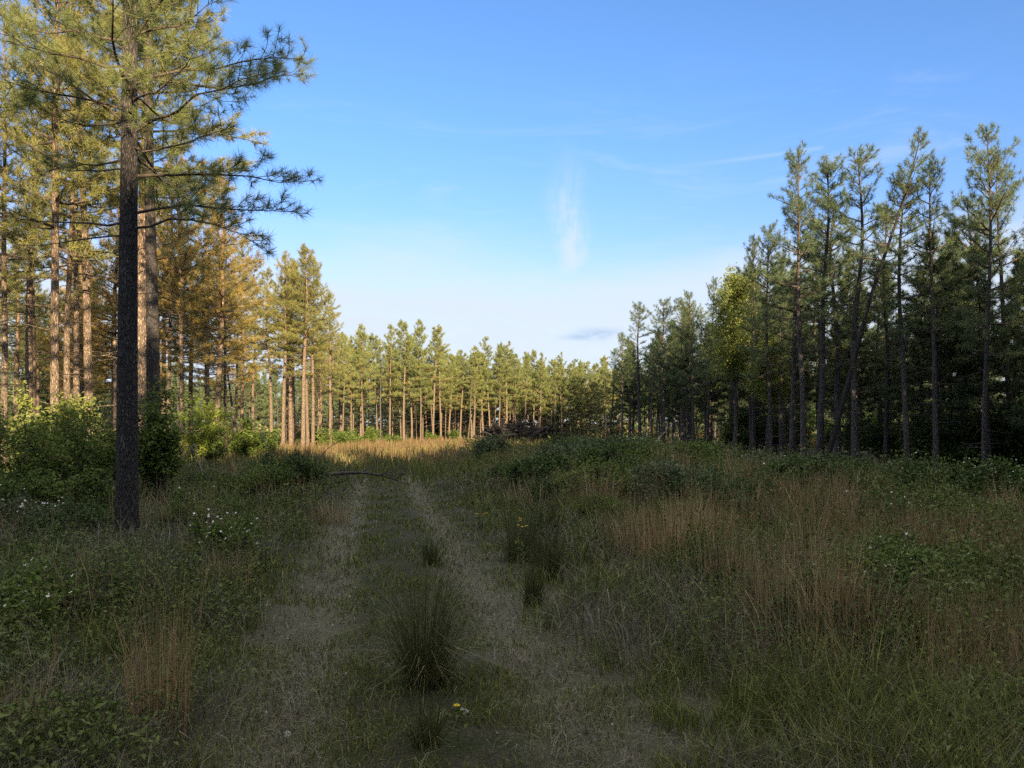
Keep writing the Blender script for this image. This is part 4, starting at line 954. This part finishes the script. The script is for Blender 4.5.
# ------------------------------------------------------------------ sky, sun, camera
SUN_AZ = math.radians(20.0)      # from straight behind the viewer towards the right
SUN_EL = math.radians(14.0)
def build_world():
    w = bpy.data.worlds.new('World'); S.world = w; w.use_nodes = True
    nt = w.node_tree; nt.nodes.clear(); L = nt.links
    out = nt.nodes.new('ShaderNodeOutputWorld'); bg = nt.nodes.new('ShaderNodeBackground')
    sky = nt.nodes.new('ShaderNodeTexSky'); sky.sky_type = 'NISHITA'; sky.sun_disc = False
    sky.sun_elevation = SUN_EL; sky.sun_rotation = math.radians(180) - SUN_AZ
    sky.altitude = 100; sky.air_density = 1.0; sky.dust_density = 0.6; sky.ozone_density = 2.0
    tc = nt.nodes.new('ShaderNodeTexCoord'); sp = nt.nodes.new('ShaderNodeSeparateXYZ'); L.new(tc.outputs['Generated'], sp.inputs[0])
    az = math_(nt, 'MULTIPLY', math_(nt, 'ARCTAN2', sp.outputs['X'], sp.outputs['Y']), 180 / PI)
    el = math_(nt, 'MULTIPLY', math_(nt, 'ARCSINE', sp.outputs['Z']), 180 / PI)
    def noise(sx, sy, off, det=5, rough=0.6, dist=0.0):
        c = nt.nodes.new('ShaderNodeCombineXYZ')
        L.new(math_(nt, 'MULTIPLY', az, sx), c.inputs[0]); L.new(math_(nt, 'MULTIPLY', el, sy), c.inputs[1]); c.inputs[2].default_value = off
        n = nt.nodes.new('ShaderNodeTexNoise'); n.inputs['Scale'].default_value = 1; n.inputs['Detail'].default_value = det; n.inputs['Roughness'].default_value = rough; n.inputs['Distortion'].default_value = dist
        L.new(c.outputs[0], n.inputs['Vector']); return n.outputs['Fac']
    def mr(v, a, b, smooth=True):
        n = nt.nodes.new('ShaderNodeMapRange'); n.interpolation_type = 'SMOOTHSTEP' if smooth else 'LINEAR'
        L.new(v, n.inputs[0]); n.inputs[1].default_value = a; n.inputs[2].default_value = b; return n.outputs[0]
    def mul(*v):
        r = v[0]
        for q in v[1:]: r = math_(nt, 'MULTIPLY', r, q)
        return r
    def blob(ca, ce, wa, we, wob=None):
        da = math_(nt, 'DIVIDE', math_(nt, 'SUBTRACT', az, ca), wa); de = math_(nt, 'DIVIDE', math_(nt, 'SUBTRACT', el, ce), we)
        if wob is not None: da = math_(nt, 'ADD', da, wob)
        d = math_(nt, 'ADD', math_(nt, 'MULTIPLY', da, da), math_(nt, 'MULTIPLY', de, de))
        return math_(nt, 'POWER', 2.718, math_(nt, 'MULTIPLY', d, -1.0))
    nb = noise(0.05, 0.22, 3.1); nf = noise(0.25, 0.8, 7.7, 6, 0.65, 0.6)
    # veil of cirrus low over the trees, thinning upward
    top = math_(nt, 'ADD', 11.0, math_(nt, 'MULTIPLY', math_(nt, 'SUBTRACT', nb, 0.5), 9.0))
    veil = mr(math_(nt, 'SUBTRACT', el, top), 4.5, -2.5)
    veil = mul(veil, math_(nt, 'ADD', 0.62, math_(nt, 'MULTIPLY', nf, 0.6)))
    wisp = mul(mr(noise(0.06, 0.30, 12.3, 7, 0.65, 1.2), 0.50, 0.78), mr(el, 27, 10), 0.50)
    wob = math_(nt, 'MULTIPLY', math_(nt, 'SUBTRACT', noise(0.0, 0.45, 1.7, 3), 0.5), 3.2)
    col = mul(blob(4.2, 13.6, 1.15, 3.8, wob), mr(noise(0.9, 0.30, 21.0, 7, 0.7, 0.8), 0.20, 0.64), 0.88)
    # contrail
    tr = math_(nt, 'SUBTRACT', el, math_(nt, 'ADD', 18.4, math_(nt, 'MULTIPLY', math_(nt, 'SUBTRACT', az, 11.0), 0.03)))
    trail = mul(math_(nt, 'POWER', 2.718, math_(nt, 'MULTIPLY', mul(tr, tr), -60.0)), mr(az, 11.0, 18.5), mr(az, 22.3, 21.6), 0.22)
    tot = math_(nt, 'MINIMUM', math_(nt, 'ADD', math_(nt, 'MAXIMUM', math_(nt, 'MAXIMUM', veil, wisp), col), trail), 1.0)
    small = mul(math_(nt, 'MAXIMUM', blob(6.4, 7.0, 1.7, 0.40, None), blob(5.2, 6.8, 1.4, 0.26, None)), mr(noise(0.7, 2.0, 5.5, 4), 0.30, 0.55))
    tint = mixc(nt, 1.0, sky.outputs[0], mixc(nt, mr(el, 2, 24), (0.74, 0.66, 0.90), (0.58, 0.77, 1.04)), 'MULTIPLY')
    high = mul(mr(el, 35, 50), math_(nt, 'ADD', 0.70, math_(nt, 'MULTIPLY', nf, 0.3)))      # added haze overhead, out of view, to lift and neutralise the shade
    c1 = mixc(nt, tot, tint, (CLOUD[0], CLOUD[1], CLOUD[2]))
    c1 = mixc(nt, high, c1, FILL_HAZE)
    c2 = mixc(nt, math_(nt, 'MULTIPLY', small, 0.85), c1, (SMALL[0], SMALL[1], SMALL[2]))
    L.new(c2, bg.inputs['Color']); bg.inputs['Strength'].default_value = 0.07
    L.new(bg.outputs[0], out.inputs['Surface'])
FILL_HAZE = (9.4, 8.8, 7.2); CLOUD = (2.75, 3.1, 3.5); SMALL = (1.7, 2.3, 3.1)
build_world()
sl = bpy.data.lights.new('sun', 'SUN'); sl.energy = 5.0; sl.angle = math.radians(0.5); sl.color = (1.0, 0.80, 0.51)
so = bpy.data.objects.new('sun', sl); COL.objects.link(so); so.location = (20, -40, 40)
so.rotation_euler = (math.radians(90) - SUN_EL, 0, SUN_AZ)      # shines forward and to the left
cam = bpy.data.cameras.new('camera'); co = bpy.data.objects.new('camera', cam); COL.objects.link(co)
cam.sensor_width = 36; cam.lens = 36 * F / 1024; cam.clip_start = 0.1; cam.clip_end = 5000
co.location = (0, 0, EYE); co.rotation_euler = (math.radians(90), 0, 0); cam.shift_y = (429 - 384) / 1024
S.camera = co
vs = S.view_settings; vs.view_transform = 'Standard'; vs.look = 'None'; vs.gamma = 1; vs.use_curve_mapping = False; vs.exposure = 2.0
cy = S.cycles; cy.max_bounces = 5; cy.diffuse_bounces = 3; cy.glossy_bounces = 2; cy.transmission_bounces = 4; cy.transparent_max_bounces = 4
cy.use_denoising = False; cy.denoiser = 'OPENIMAGEDENOISE'; cy.denoising_input_passes = 'RGB_ALBEDO_NORMAL'; cy.denoising_prefilter = 'ACCURATE'
